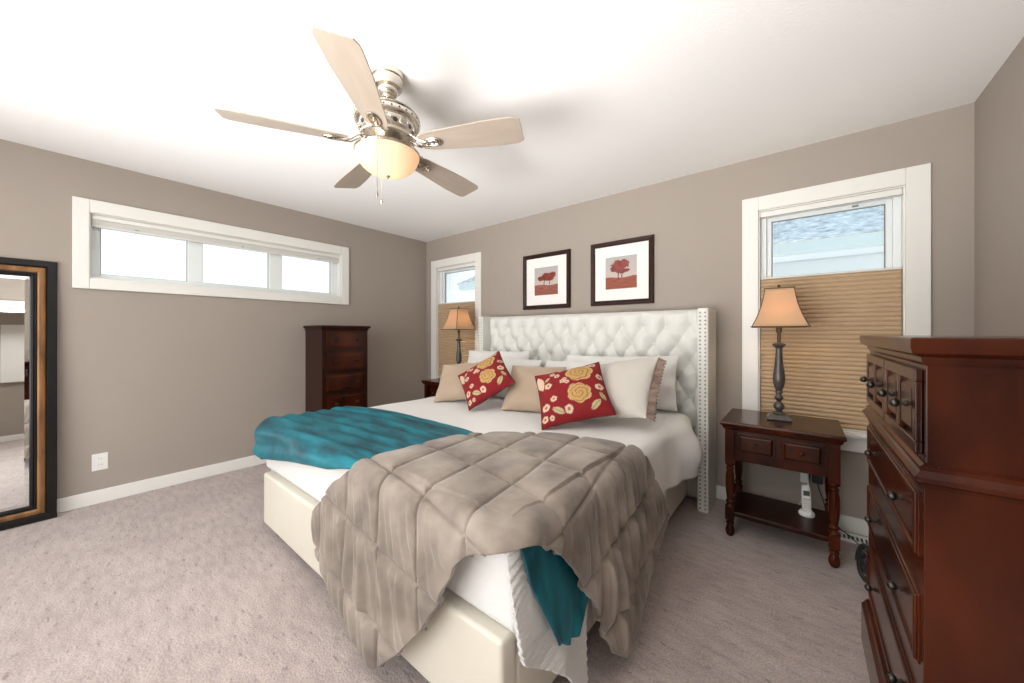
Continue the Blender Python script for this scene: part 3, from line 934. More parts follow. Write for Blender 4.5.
def pillow(name, label, loc, w, h, t, lean=20, roll=0, yaw=0, m=None, cat='pillow', group=None, seed=0.0, pattern=None, piping=None, n=44, sag=0.15, c=0.06, gusset=None, wr=0.004):
    """base centre at loc; leans back (+y), faces -y"""
    root = thing(name, label, cat, loc, (0, 0, 0), group)
    Rm = Matrix.Rotation(math.radians(yaw), 3, 'Z') @ Matrix.Rotation(math.radians(-lean), 3, 'X') @ Matrix.Rotation(math.radians(-roll), 3, 'Y')
    u, v, x, z, th = pillow_parts(w, h, t, n, seed, sag, c, wr)
    front = np.stack([x, -th, z], -1); back = np.stack([x, th, z], -1)
    me = bpy.data.meshes.new(name)
    V, F, idx = [], [], {}
    C = []
    for side, G in ((0, front), (1, back)):
        for i in range(n):
            for j in range(n):
                bd = i in (0, n - 1) or j in (0, n - 1)
                key = (i, j) if bd else (side, i, j)
                if key in idx:
                    continue
                idx[key] = len(V); V.append(Vector(G[i, j]))
                if pattern:
                    C.append(pattern(float(x[i, j] / (w / 2)), float(z[i, j] / (h / 2)), side))
    for side in (0, 1):
        def g(i, j):
            bd = i in (0, n - 1) or j in (0, n - 1)
            return idx[(i, j) if bd else (side, i, j)]
        for i in range(n - 1):
            for j in range(n - 1):
                q = (g(i, j), g(i + 1, j), g(i + 1, j + 1), g(i, j + 1))
                F.append(q if side == 0 else q[::-1])
    V = [Rm @ p for p in V]
    zmin = min(p.z for p in V)
    off = Vector((0, 0, -zmin))
    V = [p + off for p in V]
    me.from_pydata([tuple(p) for p in V], [], F)
    me.materials.append(m)
    if pattern:
        at = me.color_attributes.new('pattern', 'FLOAT_COLOR', 'POINT')
        arr = np.ones((len(V), 4), dtype=np.float32); arr[:, :3] = np.array(C); at.data.foreach_set('color', arr.ravel())
    me.polygons.foreach_set('use_smooth', [True] * len(me.polygons))
    o = bpy.data.objects.new('cushion_body', me); COL.objects.link(o); o.parent = root
    if piping:
        ring = [(-1 + 2 * k / 20, -1) for k in range(20)] + [(1, -1 + 2 * k / 20) for k in range(20)] + [(1 - 2 * k / 20, 1) for k in range(20)] + [(-1, 1 - 2 * k / 20) for k in range(20)]
        pts = []
        for a, b in ring:
            X = w / 2 * a * (1 - c * (1 - b ** 2) * a ** 2); Z = h / 2 * b * (1 - c * (1 - a ** 2) * b ** 2)
            pts.append(Rm @ Vector((X, 0, Z)) + off)
        MB().tube(pts, 0.0045, 6, closed=True).build('piping', piping, root, smooth=True)
    if gusset:
        # pleated band standing behind the front face along the right edge
        nn = 60
        G = np.zeros((nn, 6, 3))
        for i in range(nn):
            b = -0.97 + 1.94 * i / (nn - 1)
            X = w / 2 * (1 - c * (1 - b ** 2)); Z = h / 2 * b * (1 - c * 0)
            for j in range(6):
                ru = 0.006 * math.sin(i * 1.9 + j * 0.4)
                s = j / 5
                p = Vector((X - 0.012 + 0.040 * s + ru * 0.6, 0.004 + 0.045 * s + ru, Z * (1 - 0.02 * s)))
                p = Rm @ p + off
                G[i, j] = p
        mesh_grid('pleated_border', G, gusset, root, solid=0.004)
    return root


RED, GOLD, CREAM_, LEAF = (0.215, 0.003, 0.006), (0.50, 0.30, 0.10), (0.62, 0.46, 0.33), (0.47, 0.40, 0.22)


def rose_pattern(u, v, side=0, flip=False):
    if side == 1:
        return RED
    col = RED
    j = 0.10 * noise.noise(Vector((u * 5, v * 5, 3.0)))

    def petal(cx, cy, r, lobes, ph):
        d = math.hypot(u - cx, v - cy); a = math.atan2(v - cy, u - cx)
        R0 = r * (0.86 + 0.14 * abs(math.cos(a * lobes / 2 + ph))) + 0.02 * j
        return d / R0, a
    for cx, cy, r in ((0.335, 0.555, 0.40), (0.21, -0.27, 0.34)):
        d, a = petal(cx, cy, r, 6, cx * 9)
        if d < 1:
            sp_ = math.sin(d * 17 + a * 2.0 + 2 * noise.noise(Vector((u * 4, v * 4, 1))))
            col = GOLD if sp_ > -0.80 else (0.22, 0.09, 0.03)
            if d > 0.93:
                col = (0.60, 0.40, 0.18)
    for cx, cy, r in ((-0.32, 0.58, .085), (-0.62, 0.24, .11), (-0.20, 0.28, .075), (-0.07, 0.22, .075), (-0.12, 0.36, .07), (-0.52, -0.28, .10), (-0.78, -0.475, .12), (-0.16, -0.70, .12), (0.76, 0.85, .11), (-0.45, 0.72, .08), (0.78, -0.12, .12), (-0.86, -0.80, .10), (-0.66, -0.83, .07), (0.62, 0.80, 0.07), (-0.2, 0.88, 0.09), (0.86, 0.30, 0.10)):
        d, a = petal(cx, cy, r, 5, cx * 20)
        if d < 1:
            col = CREAM_ if d > 0.38 else (0.40, 0.10, 0.06)
    for cx, cy, l, wd, an in ((-0.45, -0.67, .20, .085, -0.6), (0.57, -0.70, .20, .085, 0.7), (-0.85, 0.50, .34, .12, 1.75), (0.80, -0.45, .16, .06, 1.9), (0.05, 0.02, .10, .045, 0.4), (-0.62, 0.52, .12, .05, 0.9)):
        a = (u - cx) * math.cos(an) + (v - cy) * math.sin(an); b = -(u - cx) * math.sin(an) + (v - cy) * math.cos(an)
        if abs(a) < l and abs(b) < wd * (1 - (a / l) ** 2):
            col = LEAF if abs(b) > 0.012 else (0.30, 0.18, 0.08)
            if wd > 0.1:
                col = CREAM_
    return col


M_rose = vcol_mat('red_floral_embroidery', 0.85, 0.3, 260, 0.0)
M_redpipe = mat('dark_red_cord', (0.10, 0.008, 0.010), 0.8)
ZT = 0.676
pillow('bed_pillow', 'white pillow standing at the far left against the tufted headboard', (-2.40, 2.69, ZT), 0.80, 0.40, 0.16, 14, 1, 2, M_pillow, seed=1.0, c=0.04, wr=0.010)
pillow('bed_pillow', 'off-white pillow behind the left red cushion and its beige neighbour', (-2.11, 2.47, ZT), 0.72, 0.39, 0.16, 30, -2, 2, M_pillow, seed=2.0, c=0.04, wr=0.010)
pillow('bed_pillow', 'large white pillow rising behind the pale grey square cushion on the right', (-1.13, 2.69, ZT), 0.90, 0.395, 0.16, 16, 2, 2, M_pillow, seed=3.0, c=0.04, wr=0.010)
pillow('bed_pillow', 'white pillow behind the right red cushion, left of the grey cushion', (-1.36, 2.48, ZT), 0.70, 0.39, 0.16, 30, 2, -2, M_pillow, seed=4.0, c=0.04, wr=0.010)
pillow('cushion', 'pale grey square cushion with a pleated satin edge at the right', (-0.945, 2.25, ZT), 0.50, 0.47, 0.17, 42, 14, -16, M_sham, 'cushion', seed=5.0, gusset=M_satin)
pillow('cushion', 'plain beige cushion at the far left of the bed', (-2.25, 2.12, ZT), 0.46, 0.40, 0.15, 44, 8, 22, M_beige, 'cushion', seed=6.0)
pillow('cushion', 'plain beige cushion between the two red floral cushions', (-1.575, 2.21, ZT), 0.44, 0.41, 0.15, 41, 0, 20, M_beige, 'cushion', seed=7.0)
pillow('cushion', 'red floral cushion tilted on a corner, the left one of two', (-1.905, 2.02, ZT + 0.01), 0.39, 0.40, 0.14, 42, 44, 6, M_rose, 'cushion', seed=8.0, pattern=rose_pattern, piping=M_redpipe, n=120)
pillow('cushion', 'red floral cushion with gold roses, the right one nearest the camera', (-1.13, 2.00, ZT), 0.44, 0.43, 0.15, 47, 20, 16, M_rose, 'cushion', seed=9.0, pattern=rose_pattern, piping=M_redpipe, n=130)


# ------------------------------------------------------------------ nightstands
def raised_front(parent, name, x0, x1, z0, z1, y, d, m):
    """drawer front facing -y with a bevelled raised field"""
    q = MB()
    q.box(x0, x1, y, y + d, z0, z1)
    i, k = 0.010, 0.022
    ring = lambda ins, yy: [(x0 + ins, yy, z0 + ins), (x1 - ins, yy, z0 + ins), (x1 - ins, yy, z1 - ins), (x0 + ins, yy, z1 - ins)]
    q.loft([ring(i, y + 0.001), ring(i + 0.004, y - 0.006), ring(k, y - 0.010)])
    return q.build(name, m, parent, bevel=0.0025)


def knob(parent, p, axis, r=0.013, stem=0.014, m=None):
    a = Vector(axis)
    prof = [(r * 0.75, 0), (r * 0.6, 0.003), (r * 0.36, 0.006), (r * 0.36, stem), (r * 0.8, stem + 0.003), (r, stem + r * 0.7), (r * 0.85, stem + r * 1.25), (r * 0.4, stem + r * 1.6), (r * 0.05, stem + r * 1.65)]
    return MB().lathe_axis(prof, p, a, 14).build('knob', m or M_knob, parent, smooth='auto')


def nightstand(label, loc):
    r = thing('nightstand', label, 'nightstand', loc)
    w, d = 0.48, 0.385      # between leg centres
    hw, hd = w / 2, d / 2
    # top with a moulded edge
    def rect(ex, z):
        return [(-hw - ex, -hd - ex, z), (hw + ex, -hd - ex, z), (hw + ex, hd + ex, z), (-hw - ex, hd + ex, z)]
    MB().loft([rect(0.026, 0.660), rect(0.034, 0.668), rect(0.038, 0.682), rect(0.046, 0.686), rect(0.048, 0.698), rect(0.044, 0.708), rect(0.040, 0.710)]).build('top', M_wood, r, bevel=0.001)
    q = MB()
    q.box(-hw + 0.022, hw - 0.022, -hd + 0.004, -hd + 0.020, 0.468, 0.660)
    q.box(-hw + 0.022, hw - 0.022, hd - 0.020, hd - 0.004, 0.468, 0.660)
    q.box(-hw - 0.004, -hw + 0.016, -hd + 0.022, hd - 0.022, 0.468, 0.660); q.box(hw - 0.016, hw + 0.004, -hd + 0.022, hd - 0.022, 0.468, 0.660)
    q.build('apron', M_wood, r, bevel=0.002)
    for s in (-1, 1):
        x0 = -hw + 0.040 if s < 0 else 0.014
        x1 = -0.014 if s < 0 else hw - 0.040
        f = raised_front(r, 'drawer', x0, x1, 0.520, 0.640, -hd - 0.006, 0.014, M_wood)
        knob(f, ((x0 + x1) / 2, -hd - 0.015, 0.582), (0, -1, 0), 0.010, 0.008)
    for sx_ in (-1, 1):
        for sy_ in (-1, 1):
            cx, cy = sx_ * hw, sy_ * hd
            q = MB().box(cx - 0.024, cx + 0.024, cy - 0.024, cy + 0.024, 0.450, 0.660)
            q.lathe([(0.018, 0.451), (0.025, 0.446), (0.025, 0.437), (0.016, 0.432), (0.016, 0.424), (0.022, 0.420), (0.022, 0.412), (0.018, 0.406), (0.0235, 0.37), (0.025, 0.32),
                     (0.0225, 0.27), (0.018, 0.235), (0.016, 0.222), (0.023, 0.216), (0.023, 0.206), (0.016, 0.200), (0.017, 0.194), (0.026, 0.185), (0.026, 0.172)], cx, cy, 20)
            q.box(cx - 0.024, cx + 0.024, cy - 0.024, cy + 0.024, 0.100, 0.175)
            q.lathe([(0.024, 0.102), (0.020, 0.094), (0.016, 0.088), (0.023, 0.082), (0.023, 0.074), (0.016, 0.069), (0.021, 0.055), (0.025, 0.036), (0.024, 0.018), (0.019, 0.006), (0.015, 0.0)], cx, cy, 20)
            q.build('leg', M_wood, r, smooth='auto', bevel=0.0015)
    MB().box(-hw - 0.014, hw + 0.014, -hd + 0.006, hd - 0.006, 0.118, 0.148).build('shelf', M_wood_d, r, bevel=0.006, seg=3)
    return r


NSX, NSY = -0.106, 2.765
ns = nightstand('dark cherry nightstand with two drawers under the right window', (NSX, NSY, 0))
ns2 = dup(ns, (-3.09, NSY, 0), label='dark nightstand mostly hidden behind the bed, left of the headboard')


# ------------------------------------------------------------------ table lamps
def table_lamp(label, loc, rot):
    r = thing('table_lamp', label, 'lamp', loc, rot)
    q = MB()
    sq = lambda s, z: [(-s, -s, z), (s, -s, z), (s, s, z), (-s, s, z)]
    q.loft([sq(0.062, 0), sq(0.064, 0.008), sq(0.060, 0.014), sq(0.052, 0.024), sq(0.048, 0.030)])
    q.build('base', M_lampb, r, bevel=0.003)
    MB().lathe([(0.030, 0.029), (0.034, 0.036), (0.028, 0.044), (0.016, 0.050), (0.018, 0.058), (0.028, 0.070), (0.030, 0.084), (0.022, 0.100), (0.012, 0.110), (0.013, 0.117), (0.023, 0.128), (0.024, 0.138), (0.015, 0.150),
                (0.013, 0.158), (0.021, 0.166), (0.021, 0.172), (0.016, 0.178), (0.024, 0.200), (0.031, 0.228), (0.033, 0.252), (0.030, 0.285), (0.023, 0.340), (0.0185, 0.400), (0.0175, 0.435), (0.018, 0.445), (0.026, 0.452),
                (0.034, 0.462), (0.036, 0.470), (0.022, 0.476), (0.012, 0.480)], seg=32).build('stem', M_lampb, r, smooth='auto')
    MB().lathe([(0.010, 0.478), (0.010, 0.54), (0.016, 0.545), (0.016, 0.60), (0.010, 0.605)], seg=16).build('socket', M_trimd, r, smooth='auto')
    MB().lathe([(0.004, 0.604), (0.020, 0.620), (0.030, 0.650), (0.030, 0.672), (0.020, 0.695), (0.004, 0.702)], seg=20).build('bulb', M_bulb, r, smooth=True)
    # bell shade on a rounded square plan
    z0, z1 = 0.578, 0.815
    rings = []
    ns_ = 14

    def half(t):
        return 0.074 + (0.142 - 0.074) * (0.32 * (1 - t) + 0.68 * (1 - t) ** 2.1)
    for k in range(ns_ + 1):
        t = k / ns_
        s = half(t); z = z0 + (z1 - z0) * t
        ring = []
        for c in range(4):
            a0 = -PI / 2 + c * PI / 2
            p, n_ = Vector((math.cos(a0), math.sin(a0))), Vector((math.cos(a0 + PI / 2), math.sin(a0 + PI / 2)))
            for f in np.linspace(-0.94, 0.94, 7):
                v2 = p * s * (1 - 0.03 * (1 - abs(f))) + n_ * s * f
                ring.append((v2.x, v2.y, z))
        rings.append(ring)
    sh = MB().loft(rings, cap=False).build('lamp_shade', M_shade, r, smooth='auto')
    s_ = sh.modifiers.new('solid', 'SOLIDIFY'); s_.thickness = 0.0015; s_.offset = 0
    q = MB()
    for z, s in ((z0, half(0)), (z1, half(1))):
        q.tube([(s * a, s * b, z) for a, b in ((-1, -.97), (-.97, -1), (0, -.97), (.97, -1), (1, -.97), (.97, 0), (1, .97), (.97, 1), (0, .97), (-.97, 1), (-1, .97), (-.97, 0))], 0.0035, 6, closed=True)
    for ca_, cb2 in ((-1, -1), (1, -1), (1, 1), (-1, 1)):
        q.tube([(half(t) * 0.975 * ca_, half(t) * 0.975 * cb2, z0 + (z1 - z0) * t) for t in np.linspace(0, 1, 12)], 0.003, 6)
    q.build('shade_trim', M_trimd, r, smooth=True)
    q = MB()
    q.tube([(-0.072, 0, z1 - 0.01), (0, 0, z1 + 0.004), (0.072, 0, z1 - 0.01)], 0.002, 6)
    q.tube([(0, 0, 0.603), (0.045, 0, 0.65), (0.03, 0, 0.74), (0, 0, z1 + 0.004)], 0.0015, 6)
    q.tube([(0, 0, 0.603), (-0.045, 0, 0.65), (-0.03, 0, 0.74), (0, 0, z1 + 0.004)], 0.0015, 6)
    q.build('harp', M_trimd, r)
    MB().lathe([(0.004, z1 + 0.002), (0.008, z1 + 0.006), (0.005, z1 + 0.010), (0.010, z1 + 0.018), (0.006, z1 + 0.026), (0.001, z1 + 0.030)], seg=14).build('finial', M_trimd, r, smooth='auto')
    return r


M_bulb = bpy.data.materials.new('lit_bulb'); M_bulb.use_nodes = True
_b = M_bulb.node_tree.nodes['Principled BSDF']; _b.inputs['Emission Color'].default_value = (1, 0.78, 0.5, 1); _b.inputs['Emission Strength'].default_value = 16
lampR = table_lamp('lit table lamp with dark turned stem on the right nightstand', (-0.112, 2.80, 0.7105), (0, 0, math.radians(4)))
lampL = dup(lampR, (-3.05, 2.80, 0.7105), (0, 0, math.radians(-6)), label='lit table lamp on the hidden nightstand left of the headboard')
for nm, p in (('right_lamp_glow', (-0.112, 2.80, 1.37)), ('left_lamp_glow', (-3.05, 2.80, 1.37))):
    d = bpy.data.lights.new(nm, 'POINT'); d.energy = 5.5; d.color = (1, 0.74, 0.46); d.shadow_soft_size = 0.034
    o = bpy.data.objects.new(nm, d); COL.objects.link(o); o.location = p


# ------------------------------------------------------------------ framed prints
def tree_print(kind):
    n = 90
    U, V_ = np.meshgrid(np.linspace(0, 1, n), np.linspace(0, 1, n), indexing='ij')
    C = np.zeros((n, n, 3))
    for i in range(n):
        for j in range(n):
            u, v = U[i, j], V_[i, j]
            nzz = noise.noise(Vector((u * 7, v * 7, kind * 5.0))); nf = noise.noise(Vector((u * 22, v * 22, kind * 9.0)))
            hor = 0.36 + 0.02 * math.sin(u * 7 + kind)
            if v < hor:
                base = (0.36, 0.075, 0.030) if kind else (0.37, 0.11, 0.075)
                sh = 1 + 0.35 * noise.noise(Vector((u * 5, v * 26, 2.0)))
                col = [c * sh for c in base]
            else:
                k = (v - hor) / (1 - hor)
                a, b = (0.74, 0.60, 0.55), (0.58, 0.56, 0.55)
                col = [x * (1 - k) + y * k for x, y in zip(a, b)]
            if kind == 0:
                cl = [(0.30, 0.60, 0.16, .09), (0.52, 0.66, 0.22, .13), (0.74, 0.68, 0.16, .12), (0.62, 0.57, 0.2, .07), (0.84, 0.74, .07, .06)]
                trunks = [(0.44, 0.35), (0.68, 0.40)]
                red = (0.27, 0.035, 0.020)
            else:
                cl = [(0.42, 0.72, 0.24, .17), (0.60, 0.76, 0.17, .14), (0.34, 0.62, 0.18, .10), (0.62, 0.56, 0.16, .06), (0.50, 0.55, .2, .08)]
                trunks = [(0.44, 0.30), (0.56, 0.36)]
                red = (0.30, 0.045, 0.030)
            for cx, cy, rx, ry in cl:
                if ((u - cx) / rx) ** 2 + ((v - cy) / ry) ** 2 < 1 + 0.7 * nf:
                    col = [c * (1 + 0.45 * nzz) for c in red]
            for tx, t0 in trunks:
                if abs(u - tx - 0.03 * math.sin(v * 12)) < 0.016 and t0 - 0.02 < v < 0.58:
                    col = (0.16, 0.025, 0.015)
            C[i, j] = np.clip([c * 0.72 for c in col], 0, 1)
    return U, V_, C


M_print = vcol_mat('print_paper', 0.5)
M_pglass = None


def framed_print(label, x, z, kind):
    s = 0.573
    r = thing('framed_print', label, 'picture', (x, YB, z))
    q = MB()
    hs = s / 2; t = 0.042
    # mitred profile ring
    def ring(ins, y):
        return [(-hs + ins, y, -hs + ins), (hs - ins, y, -hs + ins), (hs - ins, y, hs - ins), (-hs + ins, y, hs - ins)]
    q.loft([ring(0.0, -0.001), ring(0.0, -0.024), ring(0.005, -0.030), ring(0.022, -0.028), ring(0.034, -0.023), ring(t, -0.018), ring(t, -0.008)], cap=False)
    q.build('frame', M_espresso, r, bevel=0.001)
    # mount with a window and a bevelled cut
    m0, m1 = hs - t + 0.003, 0.143
    q = MB()
    rg = lambda a, y: [(-a, y, -a), (a, y, -a), (a, y, a), (-a, y, a)]
    q.loft([rg(m0, -0.012), rg(m1 + 0.002, -0.012), rg(m1, -0.0095)], cap=False)
    q.build('mount', M_mat, r)
    U, V_, C = tree_print(kind)
    Pm = np.stack([(U - 0.5) * 2 * m1, np.full(U.shape, -0.009), (V_ - 0.5) * 2 * m1], -1)
    mesh_grid('print', Pm, M_print, r, cols=C)
    MB().box(-hs + 0.01, hs - 0.01, -0.006, -0.001, -hs + 0.01, hs - 0.01).build('backing', M_espresso, r)
    return r


framed_print('square framed print of two red trees, the left one above the headboard', -2.045, 1.785, 0)
framed_print('square framed print of one bushy red tree, nearer the right window', -1.25, 1.788, 1)

# ------------------------------------------------------------------ tall narrow chest on the left wall
ch = thing('lingerie_chest', 'tall narrow dark cherry chest of drawers against the left wall', 'chest of drawers', (-4.0, 1.77, 0))
cd, chw = 0.39, 0.234       # depth, half width; front faces +x
MB().box(0, cd, -chw, chw, 0.12, 1.29).build('carcass', M_wood_d, ch, bevel=0.003)


def chest_ring(ex, z, fx):
    return [(0.0, -chw - ex, z), (cd + fx, -chw - ex, z), (cd + fx, chw + ex, z), (0.0, chw + ex, z)]


MB().loft([chest_ring(0.001, 1.277, 0.004), chest_ring(0.006, 1.287, 0.010), chest_ring(0.008, 1.297, 0.012), chest_ring(0.020, 1.303, 0.024), chest_ring(0.022, 1.317, 0.026), chest_ring(0.016, 1.325, 0.02)]).build('top', M_wood_d, ch)
MB().loft([chest_ring(0.012, 0.0, 0.014), chest_ring(0.012, 0.10, 0.014), chest_ring(0.004, 0.118, 0.006), chest_ring(0.001, 0.122, 0.002)]).build('base', M_wood_d, ch)
for k in range(5):
    z1 = 1.262 - 0.2115 * k; z0 = z1 - 0.165
    y0, y1 = -chw + 0.035, chw - 0.035
    q = MB().box(cd - 0.002, cd + 0.012, y0, y1, z0, z1)
    rg = lambda ins, xx: [(xx, y0 + ins, z0 + ins), (xx, y1 - ins, z0 + ins), (xx, y1 - ins, z1 - ins), (xx, y0 + ins, z1 - ins)]
    q.loft([rg(0.012, cd + 0.010), rg(0.012, cd + 0.016), rg(0.030, cd + 0.018)])
    f = q.build('drawer', M_wood, ch, bevel=0.003)
    for y in (-0.105, 0.105):
        knob(f, (cd + 0.018, y, (z0 + z1) / 2), (1, 0, 0), 0.016, 0.012, M_wood_d)

# ------------------------------------------------------------------ large dresser at the right, front faces -x
DX, DY0, DY1, DD = 0.200, 1.118, 1.900, 0.50
dr = thing('dresser', 'large cherry wood dresser filling the right edge of the picture', 'dresser', (DX, (DY0 + DY1) / 2, 0))
dh = (DY1 - DY0) / 2


def d_ring(ex, z):
    return [(-ex, -dh - ex, z), (DD, -dh - ex, z), (DD, dh + ex, z), (-ex, dh + ex, z)]


MB().loft([d_ring(0, 0.97), d_ring(0, 1.185)]).build('upper_case', M_wood, dr, bevel=0.002)
MB().loft([d_ring(0.004, 0.22), d_ring(0.004, 0.935)]).build('lower_case', M_wood, dr, bevel=0.002)
MB().loft([d_ring(0.004, 0.930), d_ring(0.008, 0.938), d_ring(0.018, 0.944), d_ring(0.020, 0.954), d_ring(0.013, 0.960), d_ring(0.010, 0.966), d_ring(0.010, 0.974), d_ring(0.001, 0.980)]).build('waist_moulding', M_wood, dr)
MB().loft([d_ring(0.001, 1.182), d_ring(0.006, 1.190), d_ring(0.008, 1.200), d_ring(0.016, 1.205), d_ring(0.023, 1.208), d_ring(0.026, 1.222), d_ring(0.026, 1.238), d_ring(0.022, 1.241)]).build('top', M_wood, dr, bevel=0.001)
q = MB().loft([d_ring(0.022, 0.075), d_ring(0.022, 0.210), d_ring(0.014, 0.225), d_ring(0.010, 0.236), d_ring(0.004, 0.242)])
q.build('base_moulding', M_wood, dr)
for y in (-dh + 0.04, dh - 0.04):
    for x in (0.03, DD - 0.05):
        MB().lathe([(0.022, 0), (0.034, 0.018), (0.038, 0.042), (0.030, 0.066), (0.026, 0.076)], x, y, 18).build('foot', M_wood_d, dr, smooth='auto')


def front_x(parent, name, y0, y1, z0, z1, lip=0.010, x=0.0, fields=1, m=None):
    m = m or M_wood
    q = MB().box(x - lip, x + 0.002, y0, y1, z0, z1)
    if fields == 1:
        rg = lambda ins, xx: [(xx, y0 + ins, z0 + ins), (xx, y1 - ins, z0 + ins), (xx, y1 - ins, z1 - ins), (xx, y0 + ins, z1 - ins)]
        q.loft([rg(0.004, x - lip + 0.001), rg(0.005, x - lip - 0.005), rg(0.014, x - lip - 0.006), rg(0.020, x - lip - 0.001)])
    return q.build(name, m, parent, bevel=0.003)


# lower three long drawers
for z0, z1 in ((0.768, 0.912), (0.538, 0.690), (0.300, 0.462)):
    f = front_x(dr, 'drawer', -dh + 0.028, dh - 0.028, z0, z1, x=-0.004, lip=0.003)
    for y in (-dh + 0.185, dh - 0.185):
        knob(f, (-0.007, y, (z0 + z1) / 2), (-1, 0, 0), 0.0115, 0.008)
# upper pair of small drawers, each made to look like two framed panels
for y0, y1 in ((-dh + 0.020, -0.006), (0.006, dh - 0.020)):
    z0, z1 = 0.992, 1.172
    f = MB()
    fm = 0.026
    ym = (y0 + y1) / 2
    x0, x1 = -0.012, -0.0005
    f.box(x0, x1, y0, y1, z0, z0 + fm); f.box(x0, x1, y0, y1, z1 - fm, z1)
    f.box(x0, x1, y0, y0 + fm, z0 + fm, z1 - fm); f.box(x0, x1, y1 - fm, y1, z0 + fm, z1 - fm); f.box(x0, x1, ym - fm / 2, ym + fm / 2, z0 + fm, z1 - fm)
    f = f.build('drawer', M_wood, dr, bevel=0.002)
    for a, b in ((y0 + fm, ym - fm / 2), (ym + fm / 2, y1 - fm)):
        q = MB()
        za_, zb2 = z0 + fm, z1 - fm
        rg = lambda ins, xx: [(xx, a + ins, za_ + ins), (xx, b - ins, za_ + ins), (xx, b - ins, zb2 - ins), (xx, a + ins, zb2 - ins)]
        q.loft([rg(0.001, -0.0004), rg(0.006, -0.002), rg(0.020, -0.010)])
        q.build('raised_panel', M_wood, f)
        knob(f, (-0.010, (a + b) / 2, 1.085), (-1, 0, 0), 0.0115, 0.010)

# ------------------------------------------------------------------ leaning floor mirror
mw, mh = 0.92, 1.74
mirror = thing('floor_mirror', 'tall floor mirror in black and bronze frame leaning on the left wall', 'mirror', (-3.925, -0.055 - mw / 2, 0.002), (0, math.radians(-2.6), 0))
# local: face towards +x, y across, z up


def m_ring(ins, x):
    return [(x, -mw / 2 + ins, ins), (x, mw / 2 - ins, ins), (x, mw / 2 - ins, mh - ins), (x, -mw / 2 + ins, mh - ins)]


MB().loft([m_ring(0, -0.028), m_ring(0.0, 0.0), m_ring(0.004, 0.006), m_ring(0.038, 0.006), m_ring(0.044, 0.0), m_ring(0.048, -0.006)], cap=False).build('outer_frame', M_black, mirror)
MB().loft([m_ring(0.048, -0.008), m_ring(0.049, 0.000), m_ring(0.058, 0.005), m_ring(0.074, 0.002), m_ring(0.082, -0.003), m_ring(0.084, -0.010)], cap=False).build('gilt_band', M_gold, mirror, smooth='auto')
MB().loft([m_ring(0.084, -0.010), m_ring(0.086, -0.003), m_ring(0.094, -0.003), m_ring(0.096, -0.008), m_ring(0.099, -0.004), m_ring(0.108, -0.006), m_ring(0.114, -0.014)], cap=False).build('inner_frame', M_black, mirror)
MB().loft([m_ring(0.112, -0.016), m_ring(0.112, -0.0145), m_ring(0.134, -0.0105)], cap=True).build('bevelled_glass', M_mirror, mirror)
MB().box(-0.036, -0.029, -mw / 2 + 0.004, mw / 2 - 0.004, 0.004, mh - 0.004).build('backing', M_black, mirror)

# ------------------------------------------------------------------ small things
op = thing('wall_outlet', 'white double outlet plate low on the left wall above the baseboard', 'outlet', (XL, 0.140, 0.302))
MB().box(0, 0.006, -0.040, 0.040, -0.062, 0.062).build('plate', M_plastic, op, bevel=0.003)
for z in (-0.022, 0.022):
    q = MB().box(0.0055, 0.0085, -0.016, 0.016, z - 0.0145, z + 0.0145)
    s = q.build('receptacle', M_plastic, op, bevel=0.003)
    q = MB()
    for y in (-0.006, 0.006):
        q.box(0.0084, 0.0088, y - 0.001, y + 0.001, z - 0.002, z + 0.007)
    q.build('slot', M_dark, s)

op2 = thing('wall_outlet', 'outlet on the back wall behind the phone under the nightstand top', 'outlet', (0.052, YB, 0.325))
MB().box(-0.055, 0.055, -0.006, 0, -0.060, 0.060).build('plate', M_grey, op2, bevel=0.003)
for x in (-0.024, 0.024):
    MB().box(x - 0.015, x + 0.015, -0.0085, -0.0055, -0.036, 0.036).build('receptacle', M_dark, op2, bevel=0.002)

ad = thing('power_adapter', 'black plug adapter in the outlet behind the cordless phone', 'adapter', (0.078, YB - 0.0085, 0.318))
MB().box(-0.026, 0.026, -0.042, 0, -0.045, 0.030).build('adapter_body', M_dark, ad, bevel=0.006)
MB().tube([(0.0, -0.021, -0.045), (0.01, -0.02, -0.09), (0.03, -0.03, -0.15), (0.04, -0.05, -0.21), (0.075, -0.06, -0.27), (0.15, -0.10, -0.302), (0.21, -0.25, -0.310)], 0.0032, 6).build('cord', M_dark, ad, smooth=True)
ad2 = thing('power_adapter', 'small white plug adapter left of the cordless phone', 'adapter', (0.015, YB - 0.0085, 0.298))
MB().box(-0.024, 0.020, -0.038, 0, -0.036, 0.036).build('adapter_body', M_plastic, ad2, bevel=0.006)
MB().tube([(0.0, -0.02, -0.036), (0.0, -0.03, -0.07), (-0.012, -0.06, -0.11), (-0.02, -0.10, -0.14), (-0.03, -0.15, -0.1465)], 0.002, 6).build('cord', M_plastic, ad2, smooth=True)
o = MB().tube([(-0.112, 2.872, 0.7155), (-0.115, 2.93, 0.7140), (-0.14, 3.00, 0.7140), (-0.14, 3.030, 0.70), (-0.17, 3.04, 0.50), (-0.15, 3.045, 0.41), (-0.09, 3.05, 0.355), (-0.03, 3.05, 0.338), (0.020, 3.055, 0.352), (0.028, 3.076, 0.355)], 0.003, 8).build('lamp_cord', M_dark, smooth=True)
tag(o, 'dark lamp cord looping down behind the right nightstand to the outlet', 'cord')

